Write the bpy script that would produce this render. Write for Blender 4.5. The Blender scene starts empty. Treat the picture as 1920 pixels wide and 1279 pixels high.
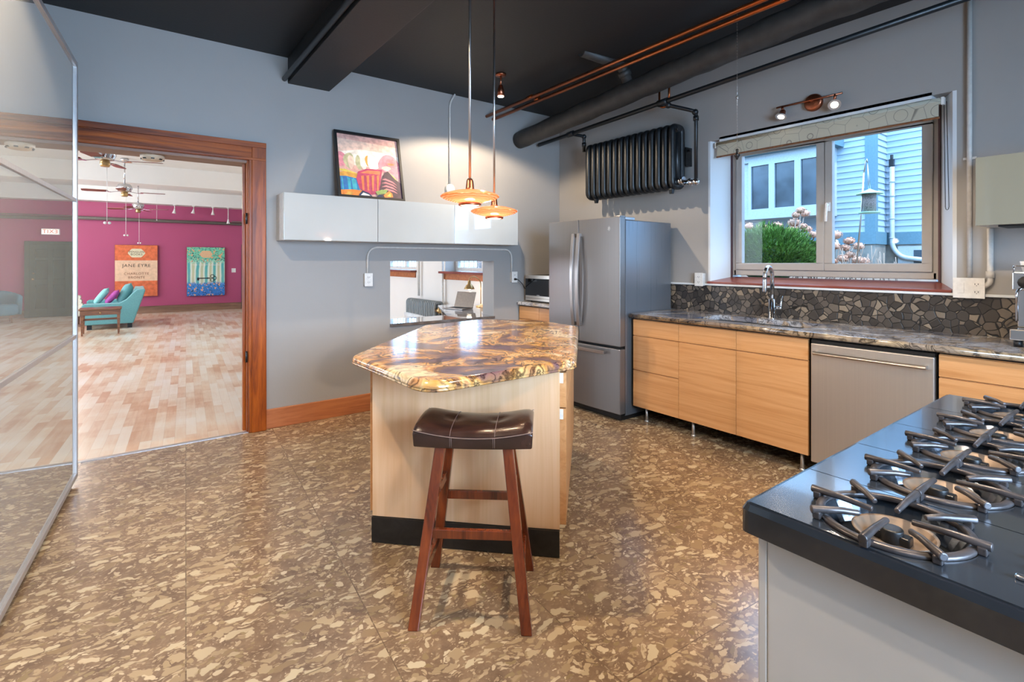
import bpy, bmesh, math, random
from mathutils import Vector, Matrix
random.seed(7)
PI = math.pi
SC = bpy.context.scene
COL = SC.collection

# ---------------------------------------------------------------- camera
cam = bpy.data.cameras.new('camera'); cam_ob = bpy.data.objects.new('camera', cam); COL.objects.link(cam_ob)
cam.sensor_width = 36.0; cam.sensor_fit = 'HORIZONTAL'
cam.lens = 36.0 * 955.0 / 1920.0
cam.shift_x = 0.0; cam.shift_y = -(639.5 - 490.0) / 1920.0
cam.clip_start = 0.02; cam.clip_end = 200
YAW = math.atan(710 / 955.0)
cam_ob.location = (0, 0, 1.40)
cam_ob.rotation_euler = (PI / 2, 0, -YAW)
SC.camera = cam_ob

# ---------------------------------------------------------------- view, world, sun
SC.view_settings.view_transform = 'Standard'; SC.view_settings.look = 'None'
SC.view_settings.gamma = 1.0; SC.view_settings.use_curve_mapping = False
SC.view_settings.exposure = 0.14
W = bpy.data.worlds.new('sky'); SC.world = W; W.use_nodes = True
_nt = W.node_tree; _nt.nodes.clear()
_o = _nt.nodes.new('ShaderNodeOutputWorld'); _b = _nt.nodes.new('ShaderNodeBackground')
_b.inputs[0].default_value = (0.36, 0.64, 1.0, 1); _b.inputs[1].default_value = 8.0
_nt.links.new(_b.outputs[0], _o.inputs[0])

def light(name, kind, loc, energy, color, target=None, **kw):
    l = bpy.data.lights.new(name, kind); l.energy = energy; l.color = color
    for k, v in kw.items(): setattr(l, k, v)
    o = bpy.data.objects.new(name, l); COL.objects.link(o); o.location = loc
    if target is not None:
        o.rotation_euler = (Vector(target) - Vector(loc)).to_track_quat('-Z', 'Y').to_euler()
    return o
WARM = (1.0, 0.80, 0.58); COOL = (0.50, 0.72, 1.0); NEUT = (1.0, 0.93, 0.84)
light('sun', 'SUN', (6, -4, 12), 4.5, (1.0, 0.90, 0.78), (7.3, 1.2, 0), angle=0.01)
# cool fill light, added at an unseen window behind the camera
light('window_daylight', 'AREA', (1.1, -2.02, 1.75), 190, COOL, (1.1, 3.2, .55), spread=2.3, shape='RECTANGLE', size=2.0, size_y=1.4)
# side fill for the hall, added before unseen openings in its left wall
for i, yy in enumerate((7.2, 10.6, 14.0)):
    light('hall_daylight', 'AREA', (-5.95, yy, 1.75), 140, (0.90, 0.94, 1.0), (0, yy, 1.3), shape='RECTANGLE', size=2.2, size_y=1.7)

# ---------------------------------------------------------------- colour and node helpers
def lin(h):
    h = h.lstrip('#'); r = []
    for i in (0, 2, 4):
        v = int(h[i:i+2], 16) / 255.0
        r.append(v / 12.92 if v <= 0.04045 else ((v + 0.055) / 1.055) ** 2.4)
    return (r[0], r[1], r[2], 1.0)

class N:
    def __init__(s, name):
        s.m = bpy.data.materials.new(name); s.m.use_nodes = True
        s.t = s.m.node_tree; s.t.nodes.clear()
        s.out = s.t.nodes.new('ShaderNodeOutputMaterial')
        s.tc = None
    def n(s, typ, **kw):
        nd = s.t.nodes.new(typ)
        for k, v in kw.items():
            if k.startswith('i_'):
                key = k[2:]
                key = int(key) if key.isdigit() else key.replace('_', ' ')
                s.set(nd, key, v)
            else: setattr(nd, k, v)
        return nd
    def set(s, nd, key, v):
        if isinstance(v, bpy.types.NodeSocket): s.t.links.new(v, nd.inputs[key])
        else: nd.inputs[key].default_value = v
    def coord(s, scale=(1, 1, 1), rot=(0, 0, 0), loc=(0, 0, 0), kind='Object'):
        tc = s.n('ShaderNodeTexCoord')
        mp = s.n('ShaderNodeMapping', i_Scale=scale, i_Rotation=rot, i_Location=loc, i_Vector=tc.outputs[kind])
        return mp.outputs[0]
    def noise(s, vec, scale, detail=4, rough=.5, dist=0.0, out='Fac'):
        return s.n('ShaderNodeTexNoise', i_Vector=vec, i_Scale=scale, i_Detail=detail, i_Roughness=rough, i_Distortion=dist).outputs[out]
    def ramp(s, fac, stops, interp='LINEAR'):
        r = s.n('ShaderNodeValToRGB', i_Fac=fac); cr = r.color_ramp; cr.interpolation = interp
        while len(cr.elements) < len(stops): cr.elements.new(0.5)
        for e, (p, c) in zip(cr.elements, stops):
            e.position = p; e.color = c if not isinstance(c, str) else lin(c)
        return r.outputs[0]
    def mix(s, fac, a, b, blend='MIX'):
        m = s.n('ShaderNodeMix', data_type='RGBA', blend_type=blend)
        s.set(m, 0, fac); s.set(m, 6, a if not isinstance(a, str) else lin(a)); s.set(m, 7, b if not isinstance(b, str) else lin(b))
        return m.outputs[2]
    def math(s, op, a, b=0.0):
        m = s.n('ShaderNodeMath', operation=op); s.set(m, 0, a); s.set(m, 1, b); return m.outputs[0]
    def bump(s, h, strength=.2, dist=.01):
        return s.n('ShaderNodeBump', i_Height=h, i_Strength=strength, i_Distance=dist).outputs[0]
    def pbr(s, color, rough=.5, metal=0.0, normal=None, spec=.5, coat=0.0, coat_rough=.05, emis=None, estr=0.0, trans=0.0, sheen=0.0):
        p = s.n('ShaderNodeBsdfPrincipled')
        s.set(p, 'Base Color', lin(color) if isinstance(color, str) else color)
        s.set(p, 'Roughness', rough); s.set(p, 'Metallic', metal); s.set(p, 'Specular IOR Level', spec)
        if coat: s.set(p, 'Coat Weight', coat); s.set(p, 'Coat Roughness', coat_rough)
        if normal is not None: s.set(p, 'Normal', normal)
        if emis is not None: s.set(p, 'Emission Color', lin(emis) if isinstance(emis, str) else emis); s.set(p, 'Emission Strength', estr)
        if trans: s.set(p, 'Transmission Weight', trans)
        if sheen: s.set(p, 'Sheen Weight', sheen)
        s.t.links.new(p.outputs[0], s.out.inputs[0]); return s.m

def plain(name, color, rough=.5, metal=0.0, nscale=40, namp=.06, bump=0.0, **kw):
    """solid colour with a faint procedural mottling so that no surface is perfectly flat"""
    g = N(name); v = g.coord()
    nz = g.noise(v, nscale, 3)
    c = lin(color); d = tuple(x * (1 - namp) for x in c[:3]) + (1,); e = tuple(min(1, x * (1 + namp)) for x in c[:3]) + (1,)
    col = g.ramp(nz, [(.35, d), (.65, e)])
    nrm = g.bump(nz, bump, .004) if bump else None
    return g.pbr(col, rough, metal, nrm, **kw)

def wood(name, dark, mid, light_, axis='X', scale=1.0, rough=.4, coat=0.0, stretch=14, contrast=1.0, planks=None, spec=.5):
    g = N(name)
    sx = {'X': (1, stretch, stretch), 'Y': (stretch, 1, stretch), 'Z': (stretch, stretch, 1)}[axis]
    v = g.coord(scale=tuple(scale * k for k in sx))
    n1 = g.noise(v, 1.0, 6, .6, 1.2); n2 = g.noise(v, 5.0, 4, .6, .3)
    f = g.math('ADD', g.math('MULTIPLY', n1, .75), g.math('MULTIPLY', n2, .25))
    w = .16 / contrast
    col = g.ramp(f, [(.5 - w, dark), (.5, mid), (.5 + w, light_)])
    return g.pbr(col, rough, 0, g.bump(f, .06, .002), spec=spec, coat=coat)

M = {}
# paint
def paint(name, color, bump=.12, rough=.55):
    g = N(name); v = g.coord()
    n1 = g.noise(v, 1.3, 5, .6); n2 = g.noise(v, 55, 4)
    c = lin(color); a = tuple(x * .94 for x in c[:3]) + (1,)
    return g.pbr(g.ramp(n1, [(.3, a), (.7, c)]), rough, 0, g.bump(n2, bump, .004))
M['wall'] = paint('grey_wall_paint', '#989592')
M['white'] = paint('white_wall_paint', '#e4e0da', .05)
M['pink'] = paint('magenta_wall_paint', '#a8476d', .05)
M['ceil'] = paint('white_ceiling_paint', '#e2dfda', .05)
M['black_ceil'] = paint('black_ceiling_paint', '#1b1b1d', .2)
M['reveal'] = paint('window_reveal_paint', '#cfd3d6', .05)
M['cherry'] = wood('cherry_door_trim', '#552204', '#8a4006', '#ae5a12', 'Z', 1.0, .36, 0, spec=.28)
M['cherry_h'] = wood('cherry_head_trim', '#552204', '#8a4006', '#ae5a12', 'X', 1.0, .36, 0, spec=.28)
M['pine'] = wood('reddish_pine_board', '#8d4f2c', '#a9653c', '#b87446', 'X', 1.2, .4)
M['hallbase'] = wood('brown_hall_baseboard', '#6e5040', '#856450', '#94735c', 'X', .8, .5)
M['birch'] = wood('honey_beech_front', '#ad7644', '#c48f5c', '#cf9d6c', 'Y', .8, .38, 0, 24, .8)
M['birch_x'] = wood('honey_beech_front_x', '#b47a42', '#cf9a5e', '#dcae76', 'X', 1.0, .38, .1, 13, .9)
M['maple'] = wood('pale_maple_panel', '#cc9f72', '#d9b088', '#e2be9a', 'Z', .6, .45, 0, 26, .6)
M['mahog'] = wood('dark_red_mahogany', '#3a1607', '#66290f', '#823a16', 'Z', 1.2, .25, .4, 12)
M['walnut'] = wood('warm_walnut', '#54321e', '#7a4c2e', '#90603c', 'X', 2.0, .35, .1, 10)
M['blade'] = wood('reddish_fan_blade', '#5c261a', '#7a3626', '#8c4634', 'X', 2.0, .4)
M['sillred'] = wood('red_brown_sill_paint', '#6c3226', '#7d3c30', '#8b483a', 'Y', .7, .3, .2, 8)
M['board'] = wood('black_kickboard', '#0f0e0d', '#1b1917', '#262320', 'X', 1.0, .4)
# metal
def steel(name, color, rough=.28, axis='Z', metal=1.0, amp=.08):
    g = N(name)
    sx = {'X': (1, 180, 180), 'Y': (180, 1, 180), 'Z': (180, 180, 1)}[axis]
    v = g.coord(scale=sx); n1 = g.noise(v, 1.0, 3)
    c = lin(color); a = tuple(x * (1 - amp) for x in c[:3]) + (1,); b = tuple(min(1, x * (1 + amp)) for x in c[:3]) + (1,)
    return g.pbr(g.ramp(n1, [(.3, a), (.7, b)]), g.math('ADD', g.math('MULTIPLY', n1, .03), rough - .015), metal)
M['steel'] = steel('brushed_stainless', '#c4beb6', .40, 'Z', .85, .03)
M['slate'] = steel('slate_stainless', '#868382', .36, 'Z', .75, .03)
M['slate_side'] = steel('slate_side_panel', '#868b92', .28, 'Z', .7, .02)
M['chrome'] = steel('polished_chrome', '#c9c9cb', .14, 'Z', 1.0, .01)
M['handle'] = steel('satin_handle', '#b9b2ae', .30, 'Z', 1.0, .01)
M['alu'] = steel('aluminium_frame', '#b9b6b6', .35, 'Z', .7)
M['copper'] = steel('copper_pipe', '#b8683c', .3, 'Y')
M['bronze'] = steel('copper_bronze_lamp', '#a8674c', .35, 'Z')
M['brass'] = steel('brushed_brass', '#b79a6c', .3, 'Z')
M['iron'] = plain('black_cast_iron', '#16181a', .38, .2, 60, .2, .25)
M['castiron'] = plain('black_radiator_paint', '#121518', .4, 0, 30, .1, .1)
M['duct'] = plain('charcoal_duct_wrap', '#2f2d2b', .55, 0, 12, .25, .5)
M['grate'] = plain('worn_grate_iron', '#4c4747', .34, .55, 25, .35, .15)
M['enamel'] = plain('black_range_enamel', '#1a1d22', .16, 0, 8, .25, .05, coat=.6)
M['enamel_top'] = plain('black_range_top_enamel', '#4a5058', .20, .75, 6, .12, .05, coat=.3)
M['rangewhite'] = plain('range_side_enamel', '#b3b0ac', .4, 0, 4, .04)
M['bowl'] = plain('worn_burner_bowl', '#84705e', .5, .35, 14, .22, .2)
M['black'] = plain('matte_black', '#0d0d0e', .5)
M['insidetrim'] = plain('dark_plum_trim', '#4a3036', .4)
M['hallwhite'] = plain('white_hall_trim', '#dfdcd6', .4)
M['blackglass'] = plain('black_glass', '#08090b', .06, 0, 5, .1, coat=.5)
M['plastic'] = plain('white_plastic', '#dcdad6', .35)
M['vinyl'] = plain('window_vinyl', '#a19c97', .35, 0, 10, .03)
M['outvinyl'] = plain('outdoor_white_vinyl', '#9aa2a6', .5)
M['pipepaint'] = plain('painted_conduit', '#c4c0ba', .45)
M['smoke'] = plain('yellowed_detector', '#c9b296', .5)
M['whiteframe'] = plain('white_cabinet_side', '#c9c9c6', .4)
M['gloss'] = plain('glossy_grey_white_glass', '#b9bdbd', .05, 0, 3, .02, coat=1.0, coat_rough=.02)
M['glossbeige'] = plain('glossy_sage_glass', '#7f7f72', .08, 0, 3, .02, coat=1.0, coat_rough=.02)
M['leather'] = None
g = N('dark_brown_leather'); v = g.coord()
n1 = g.noise(v, 9, 5, .6); n2 = g.noise(v, 260, 3)
M['leather'] = g.pbr(g.ramp(n1, [(.3, '#1c0f0c'), (.7, '#37201a')]), .26, 0, g.bump(n2, .25, .002), coat=.3)
M['stitch'] = plain('leather_stitching', '#7a6258', .6)
M['teal'] = plain('teal_upholstery', '#659d9e', .85, 0, 60, .08, .2, sheen=.3)
M['teal_light'] = plain('pale_teal_cushion', '#8cc9c2', .85, 0, 50, .1, .2)
M['teal_dark'] = plain('dusty_blue_upholstery', '#3f7284', .7, 0, 50, .08, .2)
M['magcush'] = plain('magenta_cushion', '#b0509a', .85, 0, 50, .1, .2)
M['cream'] = plain('cream_upholstery', '#d8cdbc', .8, 0, 40, .06, .2)
M['greendoor'] = plain('dark_green_door_paint', '#3c4a3c', .4, 0, 6, .12, .1)
M['siding'] = plain('pale_blue_siding', '#8fa0ad', .6, 0, 2, .04)
M['sidetrim'] = plain('blue_grey_trim_board', '#52727f', .6)
M['concrete'] = plain('weathered_foundation', '#77736c', .85, 0, 6, .22, .4)
M['ground'] = plain('garden_mulch', '#6a5a4c', .95, 0, 9, .35, .6)
M['curtain'] = plain('house_window_dark_pane', '#39424a', .15, 0, 3, .35)
M['leafy'] = plain('yew_needles', '#587c34', .7, 0, 20, .5)
M['petal'] = plain('dried_hydrangea_petals', '#b08670', .8, 0, 30, .2)
M['twig'] = plain('grey_brown_twig', '#8d7a6c', .8)
M['feedertop'] = plain('mint_feeder_roof', '#9ccfbf', .5)
M['seed'] = plain('bird_seed', '#7b6e68', .9, 0, 120, .5, .6)
M['greyrad'] = plain('grey_radiator_paint', '#7f8586', .4)
M['laptop'] = plain('laptop_aluminium', '#847b74', .3, .7)
M['deskglass'] = plain('glossy_white_desk', '#aeb2ba', .12, 0, 5, .03, coat=.8)
M['darkstone'] = plain('dark_polished_sill_stone', '#5f5a58', .07, 0, 18, .25, coat=1.0, coat_rough=.02)
M['basin'] = steel('sink_basin_steel', '#8f8f90', .3, 'Y')
M['lens'] = N('lamp_lens').pbr('#fff1dc', .4, emis='#fff0d8', estr=14)
M['bulbglow'] = N('pendant_diffuser_glow').pbr('#ffe9c8', .4, emis='#ffe2b4', estr=4.5)
M['exitlit'] = N('exit_sign_lit_panel').pbr('#fff0e8', .4, emis='#ffe6da', estr=1.0)
M['exitred'] = N('exit_sign_red_letters').pbr('#d05a48', .4, emis='#e07058', estr=.35)

# glass: clear pane with fresnel reflection
def pane(name, tint=(.97, .985, 1, 1), refl=.14):
    g = N(name); tr = g.n('ShaderNodeBsdfTransparent', i_Color=tint); gl = g.n('ShaderNodeBsdfGlossy', i_Roughness=.01)
    fr = g.n('ShaderNodeFresnel', i_IOR=1.45)
    m = g.n('ShaderNodeMixShader', i_0=g.math('MULTIPLY', fr.outputs[0], refl)); g.t.links.new(tr.outputs[0], m.inputs[1]); g.t.links.new(gl.outputs[0], m.inputs[2])
    g.t.links.new(m.outputs[0], g.out.inputs[0]); return g.m
M['glass'] = pane('clear_window_glass')
# mirror glass, slightly milky
g = N('milky_mirror_glass'); di = g.n('ShaderNodeBsdfDiffuse', i_Color=lin('#b8b9b6')); gl = g.n('ShaderNodeBsdfGlossy', i_Roughness=.0, i_Color=(.95, .97, .96, 1))
lw = g.n('ShaderNodeLayerWeight', i_Blend=.35)
m = g.n('ShaderNodeMixShader', i_0=g.math('ADD', g.math('MULTIPLY', lw.outputs[1], .2), .56)); g.t.links.new(di.outputs[0], m.inputs[1]); g.t.links.new(gl.outputs[0], m.inputs[2]); g.t.links.new(m.outputs[0], g.out.inputs[0])
M['mirror'] = g.m
# pendant shade: ribbed amber glass
g = N('ribbed_amber_glass'); v = g.coord()
wv = g.n('ShaderNodeTexWave', i_Vector=v, i_Scale=26, i_Distortion=2.5, i_Detail=1.0, wave_type='RINGS', rings_direction='Z')
tl = g.n('ShaderNodeBsdfTranslucent'); df = g.n('ShaderNodeBsdfPrincipled', i_Roughness=.12)
cc = g.ramp(wv.outputs[1], [(.2, '#dc8650'), (.8, '#f8c8a0')])
g.set(tl, 'Color', cc); g.set(df, 'Base Color', cc)
m = g.n('ShaderNodeMixShader', i_0=.55); g.t.links.new(df.outputs[0], m.inputs[1]); g.t.links.new(tl.outputs[0], m.inputs[2]); g.t.links.new(m.outputs[0], g.out.inputs[0])
M['amber'] = g.m

# granite with swirling veins
def granite(name, stops, dark, seedloc=(0, 0, 0), rough=.125):
    g = N(name); v = g.coord(loc=seedloc)
    d = g.noise(v, 2.2, 3, .5, .4, out='Color')
    vv = g.n('ShaderNodeMix', data_type='VECTOR', i_0=.22); g.t.links.new(v, vv.inputs[4]); g.t.links.new(d, vv.inputs[5])
    low = g.noise(vv.outputs[1], 2.6, 3, .55, 1.2); fine = g.noise(vv.outputs[1], 26, 5, .7, 1.0); spk = g.noise(v, 150, 2, .6)
    ph = g.math('ADD', g.math('MULTIPLY', low, 150.0), g.math('MULTIPLY', fine, 11.0))
    band = g.math('ADD', g.math('MULTIPLY', g.math('SINE', ph), .5), .5)
    ph2 = g.math('ADD', g.math('MULTIPLY', low, 44.0), g.math('MULTIPLY', fine, 5.0)); band2 = g.math('ADD', g.math('MULTIPLY', g.math('SINE', ph2), .5), .5)
    reg = g.math('ADD', g.math('MULTIPLY', g.noise(vv.outputs[1], 3.4, 2, .5, 1.5), 2.2), -.6)
    col = g.ramp(reg, stops)
    k = g.math('ADD', g.math('MULTIPLY', band, .55), g.math('MULTIPLY', band2, .30)); k = g.math('ADD', k, g.math('MULTIPLY', spk, .30))
    mk = g.ramp(k, [(.20, (1, 1, 1, 1)), (.42, (.38, .38, .38, 1)), (.66, (0, 0, 0, 1))])
    return g.pbr(g.mix(g.math('MULTIPLY', mk, .85), col, dark), rough, 0, spec=.9)
M['granite'] = granite('gold_brown_swirl_granite', [(.15, '#6a5058'), (.32, '#8d6850'), (.45, '#c08a4a'), (.55, '#d4ae74'), (.68, '#b88458'), (.85, '#e0c8a0')], '#2c1c18')
M['granite_grey'] = granite('grey_brown_swirl_granite', [(.15, '#5f6270'), (.35, '#8a8a90'), (.5, '#b09a80'), (.62, '#a0a2aa'), (.85, '#c4c2c2')], '#201e20', (3, 1, 2))
M['granite_edge'] = granite('counter_edge_granite', [(.2, '#6a5c4e'), (.5, '#a08a6c'), (.8, '#8a7a6a')], '#1c1714', (5, 1, 2))

# breccia floor tiles
g = N('brown_breccia_stone_tiles')
R4 = math.radians(4.0)
v0 = g.coord(rot=(0, 0, R4))
brick = g.n('ShaderNodeTexBrick', offset=0.0, i_Vector=v0, i_Scale=1.0, i_Mortar_Size=.0022, i_Brick_Width=.61, i_Row_Height=.61, i_Bias=0.0)
g.set(brick, 'Color1', (0.0, 0, 0, 1)); g.set(brick, 'Color2', (1, 1, 1, 1)); g.set(brick, 'Mortar', (.5, .5, .5, 1))
# every tile samples its own piece of rock
sh = g.n('ShaderNodeVectorMath', operation='SCALE', i_Scale=3.0); g.t.links.new(brick.outputs[0], sh.inputs[0])
vb = g.n('ShaderNodeVectorMath', operation='ADD'); g.t.links.new(v0, vb.inputs[0]); g.t.links.new(sh.outputs[0], vb.inputs[1])
dn = g.noise(vb.outputs[0], 5.0, 4, .6, out='Color')
vd = g.n('ShaderNodeMix', data_type='VECTOR', i_0=.16); g.t.links.new(vb.outputs[0], vd.inputs[4]); g.t.links.new(dn, vd.inputs[5])
def chips(scale, rot, lo, hi, sy=1.9):
    mp = g.n('ShaderNodeMapping', i_Scale=(1, sy, 1), i_Rotation=(0, 0, rot), i_Vector=vd.outputs[1])
    vo = g.n('ShaderNodeTexVoronoi', feature='F1', i_Vector=mp.outputs[0], i_Scale=scale, i_Randomness=1.0)
    sep = g.n('ShaderNodeSeparateColor'); g.t.links.new(vo.outputs['Color'], sep.inputs[0])
    th = g.math('ADD', g.math('MULTIPLY', sep.outputs[0], .52), .10)       # every shard its own size
    k = g.math('SUBTRACT', th, vo.outputs['Distance'])
    mask = g.ramp(k, [(.02, (0, 0, 0, 1)), (.07, (1, 1, 1, 1))])
    return mask, sep.outputs[1]
m1, c1 = chips(14.5, .5, 0, 1); m2, c2 = chips(31, .2, 0, 1); m3, c3 = chips(68, .9, 0, 1)
mud = g.ramp(g.noise(vb.outputs[0], 9, 6, .7), [(.3, '#685240'), (.7, '#967b60')])
a = g.mix(m3, mud, g.ramp(c3, [(0, '#7d6650'), (1, '#b59c7c')]))
a = g.mix(m2, a, g.ramp(c2, [(0, '#86704f'), (.5, '#b39a78'), (1, '#cdb898')]))
a = g.mix(m1, a, g.ramp(c1, [(0, '#8f7658'), (.5, '#ae9675'), (1, '#cab796')]))
patch = g.ramp(g.noise(v0, 1.1, 3, .5), [(.35, (.82, .82, .82, 1)), (.65, (1.08, 1.08, 1.08, 1))])
a = g.mix(1.0, a, patch, 'MULTIPLY')
a = g.mix(g.math('MULTIPLY', brick.outputs[1], .55), a, '#4a3a2c')
M['floor'] = g.pbr(a, g.math('ADD', g.math('MULTIPLY', m1, .0), .22), 0, spec=.65)

# bleached maple parquet
g = N('bleached_maple_parquet'); v0 = g.coord(rot=(0, 0, PI / 2 + R4))
br = g.n('ShaderNodeTexBrick', offset=.37, offset_frequency=2, i_Vector=v0, i_Scale=1.0, i_Mortar_Size=.0008, i_Brick_Width=.52, i_Row_Height=.075)
g.set(br, 'Color1', (0, 0, 0, 1)); g.set(br, 'Color2', (1, 1, 1, 1)); g.set(br, 'Mortar', (.4, .4, .4, 1))
st = g.n('ShaderNodeMapping', i_Scale=(2, 22, 1), i_Vector=v0)
gr = g.noise(st.outputs[0], 1.5, 5, .6, .6)
wear = g.noise(v0, .9, 4, .6)
wear2 = g.math('ADD', g.math('MULTIPLY', wear, .7), g.math('MULTIPLY', br.outputs[0], .22)); wear2 = g.math('ADD', wear2, g.math('MULTIPLY', gr, .18))
colr = g.ramp(wear2, [(.40, '#c79a78'), (.50, '#d8bb9e'), (.60, '#dfcfba'), (.74, '#e4dccf')])
colr = g.mix(g.math('MULTIPLY', br.outputs[1], .35), colr, '#8b6a50')
M['parquet'] = g.pbr(colr, .3, 0, spec=.45)

# flagstone mosaic backsplash
g = N('broken_stone_mosaic'); v = g.coord(scale=(1, 1, 1))
dn = g.noise(v, 8, 2, .5, out='Color'); vv = g.n('ShaderNodeMix', data_type='VECTOR', i_0=.04); g.t.links.new(v, vv.inputs[4]); g.t.links.new(dn, vv.inputs[5])
e = g.n('ShaderNodeTexVoronoi', feature='DISTANCE_TO_EDGE', i_Vector=vv.outputs[1], i_Scale=21); f1 = g.n('ShaderNodeTexVoronoi', feature='F1', i_Vector=vv.outputs[1], i_Scale=21)
sp = g.n('ShaderNodeSeparateColor'); g.t.links.new(f1.outputs['Color'], sp.inputs[0])
cell = g.ramp(sp.outputs[0], [(0, '#221f1e'), (.35, '#3d3834'), (.6, '#574f48'), (.85, '#766b5e'), (1, '#8c7e6c')])
cell = g.mix(g.math('MULTIPLY', g.noise(v, 60, 3), .35), cell, '#3a332e')
mk = g.ramp(e.outputs['Distance'], [(.035, (0, 0, 0, 1)), (.07, (1, 1, 1, 1))])
M['mosaic'] = g.pbr(g.mix(mk, '#131211', cell), .38, 0, g.bump(mk, .5, .004))

# roller blind fabric with thin ring pattern
g = N('cream_blind_fabric'); v = g.coord(scale=(1, 5, 5))
e = g.n('ShaderNodeTexVoronoi', feature='F1', i_Vector=v, i_Scale=1.7, i_Randomness=.5)
rg = g.math('ABSOLUTE', g.math('SUBTRACT', e.outputs['Distance'], .34), 0); rg = g.ramp(rg, [(.008, (1, 1, 1, 1)), (.018, (0, 0, 0, 1))])
e2 = g.n('ShaderNodeTexVoronoi', feature='DISTANCE_TO_EDGE', i_Vector=v, i_Scale=1.7, i_Randomness=.5)
rg2 = g.ramp(e2.outputs['Distance'], [(.006, (1, 1, 1, 1)), (.014, (0, 0, 0, 1))])
fc = g.mix(g.math('MAXIMUM', rg, rg2), '#e0dac8', '#a8a092')
pb = g.n('ShaderNodeBsdfPrincipled', i_Roughness=.9); g.set(pb, 'Base Color', fc); tl = g.n('ShaderNodeBsdfTranslucent'); g.set(tl, 'Color', fc)
m = g.n('ShaderNodeMixShader', i_0=.5); g.t.links.new(pb.outputs[0], m.inputs[1]); g.t.links.new(tl.outputs[0], m.inputs[2]); g.t.links.new(m.outputs[0], g.out.inputs[0])
M['blind'] = g.m

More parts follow.
